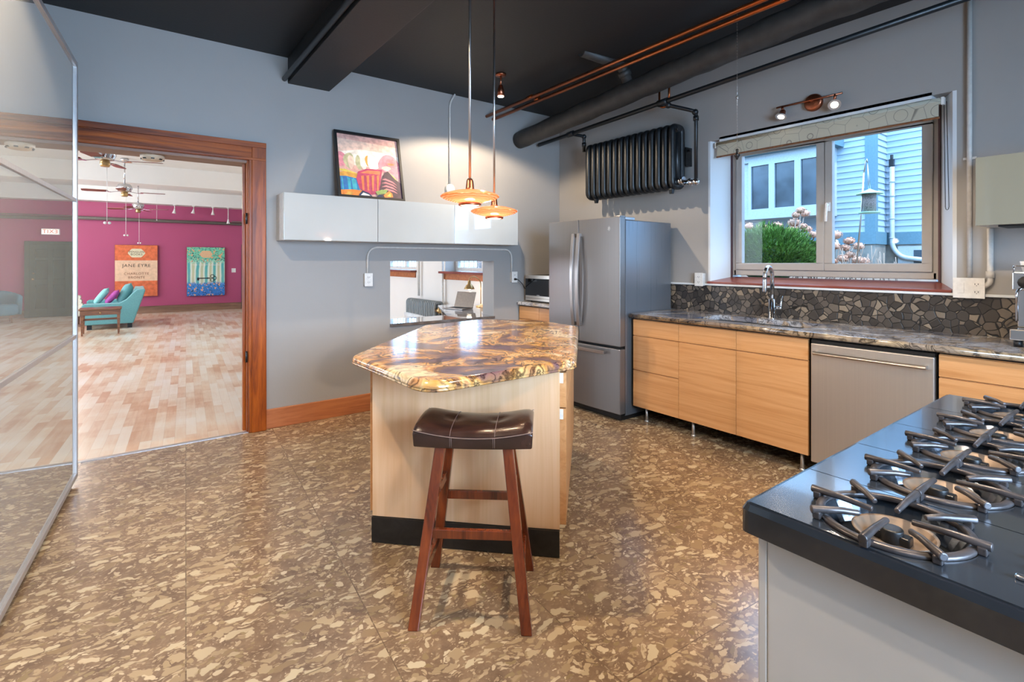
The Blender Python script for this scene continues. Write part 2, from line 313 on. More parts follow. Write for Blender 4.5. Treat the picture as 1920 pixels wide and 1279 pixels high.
# ---------------------------------------------------------------- mesh helpers
class MB:
    """collects shapes (world or local coordinates) and links them as ONE mesh object"""
    def __init__(s): s.v = []; s.f = []; s.mi = []; s.sm = []; s.cur = 0
    def add(s, vs, fs, smooth=False):
        o = len(s.v); s.v += [tuple(p) for p in vs]
        for f in fs: s.f.append(tuple(i + o for i in f)); s.mi.append(s.cur); s.sm.append(smooth)
        return s
    def mat(s, i): s.cur = i; return s
    def box(s, x0, x1, y0, y1, z0, z1):
        vs = [(x, y, z) for x in (x0, x1) for y in (y0, y1) for z in (z0, z1)]
        return s.add(vs, [(0, 1, 3, 2), (4, 6, 7, 5), (0, 4, 5, 1), (2, 3, 7, 6), (0, 2, 6, 4), (1, 5, 7, 3)])
    def obox(s, c, size, rot=None):
        """oriented box: centre, size, rotation matrix"""
        R = rot or Matrix.Identity(3); c = Vector(c)
        vs = [c + R @ Vector((a * size[0] / 2, b * size[1] / 2, d * size[2] / 2)) for a in (-1, 1) for b in (-1, 1) for d in (-1, 1)]
        return s.add(vs, [(0, 1, 3, 2), (4, 6, 7, 5), (0, 4, 5, 1), (2, 3, 7, 6), (0, 2, 6, 4), (1, 5, 7, 3)])
    def bar(s, p0, p1, w, h, w1=None, h1=None, up=(0, 0, 1)):
        """tapered rectangular bar from p0 to p1"""
        p0, p1 = Vector(p0), Vector(p1); d = (p1 - p0).normalized(); u = Vector(up)
        if abs(d.dot(u)) > .98: u = Vector((1, 0, 0))
        a = d.cross(u).normalized(); b = a.cross(d).normalized(); w1 = w1 or w; h1 = h1 or h
        vs = []
        for p, ww, hh in ((p0, w, h), (p1, w1, h1)):
            for i, j in ((-1, -1), (1, -1), (1, 1), (-1, 1)): vs.append(p + a * i * ww / 2 + b * j * hh / 2)
        return s.add(vs, [(3, 2, 1, 0), (4, 5, 6, 7), (0, 1, 5, 4), (1, 2, 6, 5), (2, 3, 7, 6), (3, 0, 4, 7)])
    def tube(s, path, r, n=12, closed=False, caps=True, ell=1.0):
        P = [Vector(p) for p in path]; m = len(P); R = r if isinstance(r, (list, tuple)) else [r] * m
        def tan(i):
            if closed: return (P[(i + 1) % m] - P[i - 1]).normalized()
            if i == 0: return (P[1] - P[0]).normalized()
            if i == m - 1: return (P[-1] - P[-2]).normalized()
            t = (P[i + 1] - P[i]).normalized() + (P[i] - P[i - 1]).normalized()
            return t.normalized() if t.length > 1e-6 else (P[i + 1] - P[i]).normalized()
        t0 = tan(0); u = Vector((0, 0, 1)) if abs(t0.z) < .9 else Vector((1, 0, 0)); a = t0.cross(u).normalized()
        vs = []; fs = []
        for i in range(m):
            t = tan(i); a = (a - t * a.dot(t)).normalized(); b = t.cross(a)
            for k in range(n):
                th = 2 * PI * k / n; vs.append(P[i] + (a * math.cos(th) * ell + b * math.sin(th)) * R[i])
        for i in range(m if closed else m - 1):
            for k in range(n):
                j = (i + 1) % m; fs.append((i * n + k, i * n + (k + 1) % n, j * n + (k + 1) % n, j * n + k))
        s.add(vs, fs, True)
        if caps and not closed:
            o = len(s.v) - len(vs)
            s.f.append(tuple(o + k for k in reversed(range(n)))); s.mi.append(s.cur); s.sm.append(False)
            s.f.append(tuple(o + (m - 1) * n + k for k in range(n))); s.mi.append(s.cur); s.sm.append(False)
        return s
    def cyl(s, p0, p1, r, r1=None, n=20): return s.tube([p0, p1], [r, r1 if r1 is not None else r], n)
    def lathe(s, prof, c=(0, 0, 0), axis='Z', n=32, smooth=True):
        vs = []; fs = []; m = len(prof); c = Vector(c)
        for r, h in prof:
            for k in range(n):
                th = 2 * PI * k / n; x, y = r * math.cos(th), r * math.sin(th)
                p = {'Z': (x, y, h), 'X': (h, x, y), 'Y': (y, h, x)}[axis]; vs.append(c + Vector(p))
        for i in range(m - 1):
            for k in range(n): fs.append((i * n + k, i * n + (k + 1) % n, (i + 1) * n + (k + 1) % n, (i + 1) * n + k))
        return s.add(vs, fs, smooth)
    def prism(s, poly, z0, z1, smooth=False):
        n = len(poly); vs = [(x, y, z0) for x, y in poly] + [(x, y, z1) for x, y in poly]
        fs = [tuple(reversed(range(n))), tuple(range(n, 2 * n))] + [(i, (i + 1) % n, n + (i + 1) % n, n + i) for i in range(n)]
        return s.add(vs, fs, smooth)
    def prismf(s, poly, fn):
        """poly in (u,v); fn(u,v,side) -> point; side 0 and 1"""
        n = len(poly); vs = [fn(u, v, 0) for u, v in poly] + [fn(u, v, 1) for u, v in poly]
        fs = [tuple(reversed(range(n))), tuple(range(n, 2 * n))] + [(i, (i + 1) % n, n + (i + 1) % n, n + i) for i in range(n)]
        return s.add(vs, fs)
    def ball(s, c, r, n=12, m=8, sc=(1, 1, 1)):
        vs = []; fs = []; c = Vector(c)
        for i in range(m + 1):
            ph = PI * i / m
            for k in range(n):
                th = 2 * PI * k / n
                vs.append(c + Vector((r * sc[0] * math.sin(ph) * math.cos(th), r * sc[1] * math.sin(ph) * math.sin(th), r * sc[2] * math.cos(ph))))
        for i in range(m):
            for k in range(n): fs.append((i * n + k, (i + 1) * n + k, (i + 1) * n + (k + 1) % n, i * n + (k + 1) % n))
        return s.add(vs, fs, True)
    def rot(s, R, piv=(0, 0, 0)):
        piv = Vector(piv); s.v = [tuple(piv + R @ (Vector(p) - piv)) for p in s.v]; return s
    def build(s, name, mats, parent=None, bevel=0, seg=2, subsurf=0, label=None, loc=None):
        me = bpy.data.meshes.new(name)
        if parent is not None: org = wloc(parent)
        elif loc is not None: org = Vector(loc)
        else:
            xs = [p[0] for p in s.v]; ys = [p[1] for p in s.v]; zs = [p[2] for p in s.v]
            org = Vector(((min(xs) + max(xs)) / 2, (min(ys) + max(ys)) / 2, min(zs)))
        me.from_pydata([tuple(Vector(p) - org) for p in s.v], [], s.f)
        if not isinstance(mats, (list, tuple)): mats = [mats]
        for m_ in mats: me.materials.append(m_)
        for p, mi, sm in zip(me.polygons, s.mi, s.sm): p.material_index = mi; p.use_smooth = sm
        bm = bmesh.new(); bm.from_mesh(me); bmesh.ops.remove_doubles(bm, verts=bm.verts, dist=1e-5); bmesh.ops.recalc_face_normals(bm, faces=bm.faces); bm.to_mesh(me); bm.free()
        me.update()
        o = bpy.data.objects.new(name, me); COL.objects.link(o)
        if parent is not None: o.parent = parent
        else: o.location = org
        if bevel:
            b = o.modifiers.new('bevel', 'BEVEL'); b.width = bevel; b.segments = seg; b.limit_method = 'ANGLE'; b.angle_limit = math.radians(40)
            b.harden_normals = False
        if subsurf:
            b = o.modifiers.new('subsurf', 'SUBSURF'); b.levels = subsurf; b.render_levels = subsurf
        if label: o['label'] = label
        return o
def wloc(o):
    v = Vector((0, 0, 0))
    while o is not None: v += o.location; o = o.parent
    return v
def thing(name, label, cat, loc=(0, 0, 0), group=None):
    o = bpy.data.objects.new(name, None); COL.objects.link(o); o.location = loc; o.empty_display_size = .1
    o['label'] = label; o['category'] = cat
    if group: o['group'] = group
    return o
def tag(o, label, cat, group=None, kind=None):
    o['label'] = label; o['category'] = cat
    if group: o['group'] = group
    if kind: o['kind'] = kind
    return o
def struct(o): o['kind'] = 'structure'; return o
def dup(root, loc=None, rotz=None, label=None, group=None):
    r = root.copy(); COL.objects.link(r)
    def rec(src, dst):
        for ch in list(src.children):
            c = ch.copy(); COL.objects.link(c); c.parent = dst; rec(ch, c)
    rec(root, r)
    if loc is not None: r.location = loc
    if rotz is not None: r.rotation_euler[2] = rotz
    if label: r['label'] = label
    if group: r['group'] = group
    return r
def rounded(poly, r, n=6):
    """round the corners of a 2D polygon"""
    out = []; m = len(poly)
    for i in range(m):
        p = Vector(poly[i]); a = Vector(poly[i - 1]); b = Vector(poly[(i + 1) % m]); rr = r[i] if isinstance(r, (list, tuple)) else r
        d0 = (a - p); d1 = (b - p); l0, l1 = d0.length, d1.length; d0.normalize(); d1.normalize()
        ang = d0.angle(d1); t = min(rr / math.tan(ang / 2), l0 * .48, l1 * .48)
        s0 = p + d0 * t; s1 = p + d1 * t
        for k in range(n + 1):
            u = k / n; out.append(tuple((1 - u) ** 2 * s0 + 2 * u * (1 - u) * p + u * u * s1))
    return out
def arc(c, r, a0, a1, n, plane='XZ'):
    out = []
    for k in range(n + 1):
        a = a0 + (a1 - a0) * k / n; u, v = r * math.cos(a), r * math.sin(a)
        out.append({'XZ': (c[0] + u, c[1], c[2] + v), 'YZ': (c[0], c[1] + u, c[2] + v), 'XY': (c[0] + u, c[1] + v, c[2])}[plane])
    return out
def smooth_path(pts, r, n=5):
    """polyline with rounded bends"""
    P = [Vector(p) for p in pts]; out = [P[0]]
    for i in range(1, len(P) - 1):
        a = (P[i - 1] - P[i]); b = (P[i + 1] - P[i]); t = min(r, a.length * .45, b.length * .45); a.normalize(); b.normalize()
        s0, s1 = P[i] + a * t, P[i] + b * t
        for k in range(n + 1):
            u = k / n; out.append((1 - u) ** 2 * s0 + 2 * u * (1 - u) * P[i] + u * u * s1)
    out.append(P[-1]); return out
def text_mesh(name, txt, size, mat, parent, center, facing='-Y', depth=.002, spacing=1.0, label=None, mirror=False, xscale=1.0):
    cu = bpy.data.curves.new(name, 'FONT'); cu.body = txt; cu.size = size; cu.extrude = depth; cu.align_x = 'CENTER'; cu.align_y = 'CENTER'; cu.space_character = spacing
    ob = bpy.data.objects.new(name + '_curve', cu); COL.objects.link(ob)
    dg = bpy.context.evaluated_depsgraph_get(); me = bpy.data.meshes.new_from_object(ob.evaluated_get(dg))
    bpy.data.objects.remove(ob); bpy.data.curves.remove(cu)
    R = {'-Y': Matrix.Rotation(PI / 2, 4, 'X'), '-X': Matrix.Rotation(-PI / 2, 4, 'Z') @ Matrix.Rotation(PI / 2, 4, 'X')}[facing]
    off = Vector(center) - wloc(parent)
    me.transform(Matrix.Translation(off) @ R @ Matrix.Diagonal((xscale, 1, 1, 1))); me.name = name
    me.materials.clear(); me.materials.append(mat)
    o = bpy.data.objects.new(name, me); COL.objects.link(o); o.parent = parent
    if label: o['label'] = label
    return o

def wall_openings(axis, c0, c1, lo, hi, z0, z1, holes):
    """wall slab between c0..c1 on `axis`, running lo..hi, with rectangular holes (a,b,za,zb)"""
    mb = MB(); cuts = sorted(set([lo, hi] + [h[0] for h in holes] + [h[1] for h in holes]))
    for a, b in zip(cuts[:-1], cuts[1:]):
        zs = [z0]; hs = sorted([h for h in holes if h[0] < (a + b) / 2 < h[1]], key=lambda h: h[2])
        segs = []; z = z0
        for h in hs: segs.append((z, h[2])); z = h[3]
        segs.append((z, z1))
        for p, q in segs:
            if q - p < 1e-4: continue
            if axis == 'X': mb.box(c0, c1, a, b, p, q)
            else: mb.box(a, b, c0, c1, p, q)
    return mb
XB = 4.17; YA = 4.64
# ================================================================= THE SETTING
struct(MB().box(-1.2, XB, -1.9, YA, -.12, 0).build('floor', M['floor'], loc=(0, 0, 0)))
struct(MB().box(-6.2, 4.47, YA, 17.1, -.12, 0).build('floor', M['parquet'], loc=(0, 0, 0)))
struct(MB().box(-1.2, 4.45, -2.1, YA, 3.14, 3.26).build('ceiling', M['black_ceil']))
struct(MB().box(-6.2, 4.45, 4.86, 17.1, 3.3, 3.42).build('ceiling', M['ceil']))
WIN = [(.925, 2.615, 1.2, 2.48)]
struct(wall_openings('X', XB, 4.47, -2.1, 4.75, 0, 3.14, [(y0, y1, z0, z1) for y0, y1, z0, z1 in WIN]).build('wall_right', M['wall']))
struct(wall_openings('X', XB, 4.47, 4.86, 17.1, 0, 3.3, [(5.77, 7.47, 1.2, 2.48), (8.57, 10.27, 1.2, 2.48), (11.4, 13.1, 1.2, 2.48)]).build('wall_right', M['white']))
struct(wall_openings('Y', YA, 4.86, -6.2, XB, 0, 3.3, [(-.75, .77, 0, 2.23), (1.986, 3.198, .765, 1.40)]).build('wall_back', M['wall']))
struct(MB().box(-6.2, 4.45, 16.9, 17.1, 0, 3.3).build('wall_far', M['pink']))
struct(MB().box(-1.35, -1.2, -2.1, YA, 0, 3.14).build('wall_left', M['wall']))
struct(wall_openings('X', -6.4, -6.2, 4.86, 17.1, 0, 3.3, [(6.1, 8.3, .9, 2.6), (9.5, 11.7, .9, 2.6), (12.9, 15.1, .9, 2.6)]).build('wall_left', M['white']))
struct(wall_openings('Y', -2.1, -1.9, -1.2, XB, 0, 3.14, [(.1, 2.1, 1.05, 2.45)]).build('wall_front', M['wall']))
# beams and far soffit
for y0, y1 in ((12.4, 12.8), (8.9, 9.25)):
    struct(MB().box(-6.2, XB, y0, y1, 2.93 if y0 > 10 else 3.12, 3.3).build('trim_1', M['ceil']))
struct(MB().box(-6.2, XB, 16.5, 16.9, 2.93, 3.3).build('trim_2', M['ceil']))
struct(MB().box(1.06, 1.41, -1.9, YA, 2.92, 3.14).build('trim_3', M['black_ceil'], bevel=.005))
# threshold strip
struct(MB().box(-.75, .77, YA - .012, YA + .03, 0, .004).build('trim_5', M['alu']))
# baseboards
struct(MB().box(.882, 3.5, YA - .02, YA, 0, .163).build('baseboard_back', M['pine'], bevel=.004))
b = MB(); b.box(-6.2, 2.56, 16.86, 16.9, 0, .17); b.box(-6.2, 2.56, 16.875, 16.9, .17, .19)
struct(b.build('baseboard_far', M['hallbase'], bevel=.004))
struct(MB().box(3.57, XB, 16.86, 16.9, 0, .18).build('baseboard_far', M['hallbase'], bevel=.004))
struct(MB().box(4.14, XB, 4.86, 16.86, 0, .16).build('baseboard_right', M['white'], bevel=.004))
# door casing of the wide opening
b = MB()
for x0, x1 in ((.755, .882), (-.862, -.735)):
    b.box(x0, x1, YA - .035, YA, 0, 2.375)
    b.box(x0 + (.02 if x0 > 0 else 0), x1 - (0 if x0 > 0 else .02), YA - .045, YA - .035, 0, 2.36)
casing = struct(b.build('trim_6', M['cherry'], bevel=.006, seg=3))
b = MB(); b.box(-.862, .882, YA - .04, YA, 2.225, 2.375); b.box(-.862, .882, YA - .052, YA - .04, 2.33, 2.375); b.box(-.862, .882, YA - .047, YA - .04, 2.225, 2.245)
b.build('head_casing', M['cherry_h'], casing, bevel=.005, seg=3)
b = MB(); b.box(.745, .77, YA, 4.86, 0, 2.23); b.box(-.75, -.725, YA, 4.86, 0, 2.23); b.box(.725, .745, 4.70, 4.74, 0, 2.21)
b.build('jamb', M['cherry'], casing, bevel=.003)
b = MB(); b.box(-.725, .745, YA, 4.86, 2.205, 2.23); b.build('head_jamb', M['hallbase'], casing)
for z in (.62, 1.75):
    MB().cyl((.742, YA - .008, z - .045), (.742, YA - .008, z + .045), .008, n=10).build('hinge', M['iron'], casing)
b = MB()
b.box(.755, .882, 4.86, 4.885, 0, 2.375); b.box(-.862, -.735, 4.86, 4.885, 0, 2.375); b.box(-.735, .755, 4.86, 4.885, 2.225, 2.375)
b.build('hall_side_casing', M['cherry'], casing)

# kitchen window --------------------------------------------------
XG = 4.37
def kitchen_window():
    w = bpy.data.objects.new('window_1', None); COL.objects.link(w); w.location = (XG, 1.77, 1.2); w['kind'] = 'structure'
    y0, y1, z0, z1 = .925, 2.615, 1.2, 2.48; yb0, yb1 = 1.03, 2.527; zb = 2.46
    # plastered reveal, slightly splayed
    b = MB()
    for (ya, yb_, s) in ((y1, yb1, 1), (y0, yb0, -1)):
        e = ya + (yb_ - ya) * (XG + .09 - XB) / (XG - XB)
        b.add([(XB - .001, ya, z0), (XG + .09, e, z0), (XG + .09, e, z1), (XB - .001, ya, z1), (XB - .001, ya + s * .02, z0), (XG + .09, ya + s * .02, z0), (XG + .09, ya + s * .02, z1), (XB - .001, ya + s * .02, z1)],
              [(0, 1, 2, 3), (4, 5, 6, 7), (0, 3, 7, 4), (1, 2, 6, 5), (0, 1, 5, 4), (3, 2, 6, 7)])
    b.box(XB, XG + .09, yb0, yb1, zb, z1 + .02)
    b.build('reveal', M['reveal'], w)
    # red brown sill board with nosing
    b = MB(); b.prismf([(XB - .025, z0), (XG + .02, z0 + .012), (XG + .02, z0 + .062), (XB - .025, z0 + .018)], lambda u, v, s: (u, (y0 - .0) if s == 0 else (y1 + .02), v))
    b.build('window_sill', M['sillred'], w, bevel=.003)
    b = MB()
    for s, ya in ((1, yb1), (-1, yb0)):
        b.box(XG - .014, XG - .001, ya - (.012 if s > 0 else 0), ya + (0 if s > 0 else .012), z0 + .05, zb)
    b.build('inner_trim', M['insidetrim'], w)
    # vinyl frame
    fz0, fz1 = 1.275, 2.45; ym = 1.745
    b = MB(); t = .055
    b.box(XG, XG + .06, yb0 + .02, yb1 - .02, fz0, fz0 + .05); b.box(XG, XG + .06, yb0 + .02, yb1 - .02, fz1 - .05, fz1)
    b.box(XG, XG + .06, yb0 + .0, yb0 + .045, fz0, fz1); b.box(XG, XG + .06, yb1 - .045, yb1, fz0, fz1)
    b.build('window_frame', M['vinyl'], w, bevel=.006)
    for nm, ya, yb_ in (('sash', yb0 + .045, ym + .004), ('sash', ym + .006, yb1 - .045)):
        b = MB(); sw = .058
        b.box(XG - .012, XG + .04, ya, yb_, fz0 + .05, fz0 + .05 + sw); b.box(XG - .012, XG + .04, ya, yb_, fz1 - .05 - sw, fz1 - .05)
        b.box(XG - .012, XG + .04, ya, ya + sw, fz0 + .05 + sw, fz1 - .05 - sw); b.box(XG - .012, XG + .04, yb_ - sw, yb_, fz0 + .05 + sw, fz1 - .05 - sw)
        sa = b.build(nm, M['vinyl'], w, bevel=.005)
        MB().box(XG + .012, XG + .018, ya + sw - .004, yb_ - sw + .004, fz0 + .05 + sw - .004, fz1 - .05 - sw + .004).build('glass_pane', M['glass'], sa)
        if ya < 1.2:
            b = MB(); b.box(XG - .022, XG - .012, yb_ - .045, yb_ - .015, 1.79, 1.86); b.cyl((XG - .012, yb_ - .03, 1.84), (XG - .05, yb_ - .03, 1.84), .009)
            b.bar((XG - .048, yb_ - .03, 1.85), (XG - .05, yb_ - .026, 1.71), .016, .012, .014, .01)
            b.build('window_handle', M['plastic'], sa, bevel=.002)
    return w
kitchen_window()
# ledge trim under the sill at the top of the backsplash
struct(MB().box(XB - .022, XB, .0, 3.04, 1.183, 1.2).build('trim_7', M['reveal'], bevel=.003))

def hall_window(n, y0, y1):
    w = bpy.data.objects.new('window_%d' % n, None); COL.objects.link(w); w.location = (4.4, (y0 + y1) / 2, 1.2); w['kind'] = 'structure'
    b = MB(); b.box(4.36, 4.42, y0, y1, 1.24, 1.29); b.box(4.36, 4.42, y0, y1, 2.43, 2.48); ym = (y0 + y1) / 2
    for ya in (y0, ym - .04, y1 - .08): b.box(4.36, 4.42, ya, ya + .08, 1.29, 2.43)
    b.build('window_frame', M['hallwhite'], w, bevel=.004)
    b = MB()
    for ya, yb_ in ((y0 + .08, ym - .04), (ym + .04, y1 - .08)):
        for k in range(1, 5):
            yy = ya + (yb_ - ya) * k / 5; b.box(4.395, 4.405, yy - .006, yy + .006, 1.29, 2.43)
        for k in range(1, 12):
            zz = 1.29 + 1.14 * k / 12; b.box(4.393, 4.403, ya, yb_, zz - .006, zz + .006)
    b.build('muntin', M['hallwhite'], w)
    MB().box(4.385, 4.39, y0 + .08, y1 - .08, 1.29, 2.43).build('glass_pane', M['glass'], w)
    b = MB(); b.box(4.05, 4.36, y0 - .03, y1 + .03, 1.2, 1.235); b.build('window_sill', M['sillred'], w, bevel=.004)
    b = MB(); b.box(4.145, 4.168, y0 - .01, y1 + .01, 1.10, 1.2); b.build('apron', M['pine'], w, bevel=.003)
for n_, (a_, b_) in enumerate(((5.77, 7.47), (8.57, 10.27), (11.4, 13.1))): hall_window(n_ + 2, a_, b_)
# unseen window added behind the camera to frame the cool fill
w = bpy.data.objects.new('window_5', None); COL.objects.link(w); w.location = (1.1, -2.0, 1.05); w['kind'] = 'structure'
b = MB(); b.box(.1, 2.1, -1.99, -1.93, 1.05, 1.11); b.box(.1, 2.1, -1.99, -1.93, 2.39, 2.45)
for xa in (.1, 1.06, 2.02): b.box(xa, xa + .08, -1.99, -1.93, 1.11, 2.39)
b.build('window_frame', M['vinyl'], w, bevel=.004)

# green door in the far wall
d = bpy.data.objects.new('door_1', None); COL.objects.link(d); d.location = (3.1, 16.86, 0); d['kind'] = 'structure'
b = MB(); b.box(2.57, 2.68, 16.84, 16.9, 0, 1.90); b.box(3.47, 3.57, 16.84, 16.9, 0, 1.90); b.box(2.68, 3.47, 16.84, 16.9, 1.82, 1.90)
b.build('door_frame', M['greendoor'], d, bevel=.006)
b = MB(); b.box(2.68, 3.47, 16.87, 16.9, .01, 1.82)
b.build('door_panel', M['greendoor'], d)
b = MB()
for x0, x1 in ((2.68, 2.79), (3.02, 3.13), (3.36, 3.47)): b.box(x0, x1, 16.835, 16.87, .01, 1.82)
for z0, z1 in ((.01, .22), (.80, .95), (1.42, 1.50), (1.70, 1.82)): b.box(2.68, 3.47, 16.837, 16.87, z0, z1)
b.build('door_rail', M['greendoor'], d, bevel=.006)
b = MB(); b.ball((3.40, 16.80, .95), .03); b.cyl((3.40, 16.86, .95), (3.40, 16.80, .95), .012); b.build('door_knob', M['brass'], d)
b = MB(); b.cyl((3.40, 16.86, 1.1), (3.40, 16.835, 1.1), .022); b.build('deadbolt', M['brass'], d)

# ================================================================= KITCHEN: island
UV = Vector((math.sqrt(.5), math.sqrt(.5))); VV = Vector((math.sqrt(.5), -math.sqrt(.5)))
def ws(w_, s_): p = UV * s_ + VV * w_; return (p.x, p.y)
isl = thing('kitchen_island', 'kitchen island cabinet with pale maple end panel and black kickboard', 'island', (*ws(-.594, 3.2), 0))
def box_ws(mb, w0, w1, s0, s1, z0, z1): return mb.prism([ws(w0, s0), ws(w1, s0), ws(w1, s1), ws(w0, s1)], z0, z1)
b = MB(); box_ws(b, -1.06, -.128, 2.415, 2.433, .13, .876); b.build('end_panel', M['maple'], isl, bevel=.001)
b = MB(); box_ws(b, -1.04, -.148, 2.434, 3.85, .13, .876); b.build('body', M['birch'], isl)
b = MB(); box_ws(b, -1.06, -.128, 2.405, 2.42, .004, .128); b.build('kickboard', M['board'], isl)
b = MB(); box_ws(b, -1.0, -.19, 2.45, 3.8, 0.0, .13); b.build('plinth', M['board'], isl)
for k in range(2):
    s0 = 2.445 + k * .70
    b = MB(); box_ws(b, -1.085, -1.042, s0, s0 + .69, .14, .868); b.build('door', M['birch'], isl, bevel=.002)
for k in range(2):
    s0 = 2.445 + k * .70
    for z0, z1 in ((.70, .868), (.14, .695)):
        b = MB(); box_ws(b, -.146, -.098, s0, s0 + .69, z0, z1); dr = b.build('drawer_front', M['birch'], isl, bevel=.002)
        if k == 0:
            b = MB(); box_ws(b, -.142, -.112, s0 - .004, s0 + .02, z1 - .05, z1 - .002); b.build('catch', M['plastic'], dr)
# island top with bullnose
poly = [ws(-.62, 1.90), ws(-.05, 2.47), ws(-.06, 3.78), ws(-.36, 4.10), ws(-.86, 4.14), ws(-1.21, 3.68), ws(-1.19, 2.44)]
outl = rounded(poly, [.13, .09, .1, .12, .12, .12, .10], 8)
def bullnose_slab(outl, z0, z1, r):
    """slab whose edge is a double rounded nose"""
    n = len(outl); P = [Vector(p) for p in outl]; N2 = []
    for i in range(n):
        t = (P[(i + 1) % n] - P[i - 1]).normalized(); N2.append(Vector((t.y, -t.x)))
    c = sum((p for p in P), Vector((0, 0))) / n
    if sum((P[i] - c).dot(N2[i]) for i in range(n)) < 0: N2 = [-q for q in N2]
    prof = [(0, z1 - .0)]; m = 7; prof = []
    zm = z0 + (z1 - z0) * .36
    for k in range(m + 1):
        a = PI / 2 * k / m; h = z1 - zm; prof.append((-r + r * math.sin(a), zm + h * math.cos(a)))
    prof.append((-.004, zm - .001)); prof.append((-.004, zm - .004)); prof.append((0.0, zm - .006))
    for k in range(1, m + 1):
        a = PI / 2 * k / m; h = zm - .006 - z0; prof.append((-r * .7 + r * .7 * math.cos(a), zm - .006 - h * math.sin(a)))
    vs = []; fs = []
    for off, z in prof:
        for i in range(n): q = P[i] + N2[i] * off; vs.append((q.x, q.y, z))
    L = len(prof)
    for j in range(L - 1):
        for i in range(n): fs.append((j * n + i, j * n + (i + 1) % n, (j + 1) * n + (i + 1) % n, (j + 1) * n + i))
    mb = MB(); mb.add(vs, fs, True); o = 0
    mb.f.append(tuple(range(n))); mb.mi.append(0); mb.sm.append(False)
    mb.f.append(tuple((L - 1) * n + i for i in range(n))); mb.mi.append(0); mb.sm.append(False)
    return mb
o = bullnose_slab(outl, .877, .924, .028).build('granite_countertop', M['granite'])
tag(o, 'hexagonal gold and brown swirled granite top on the island', 'countertop')

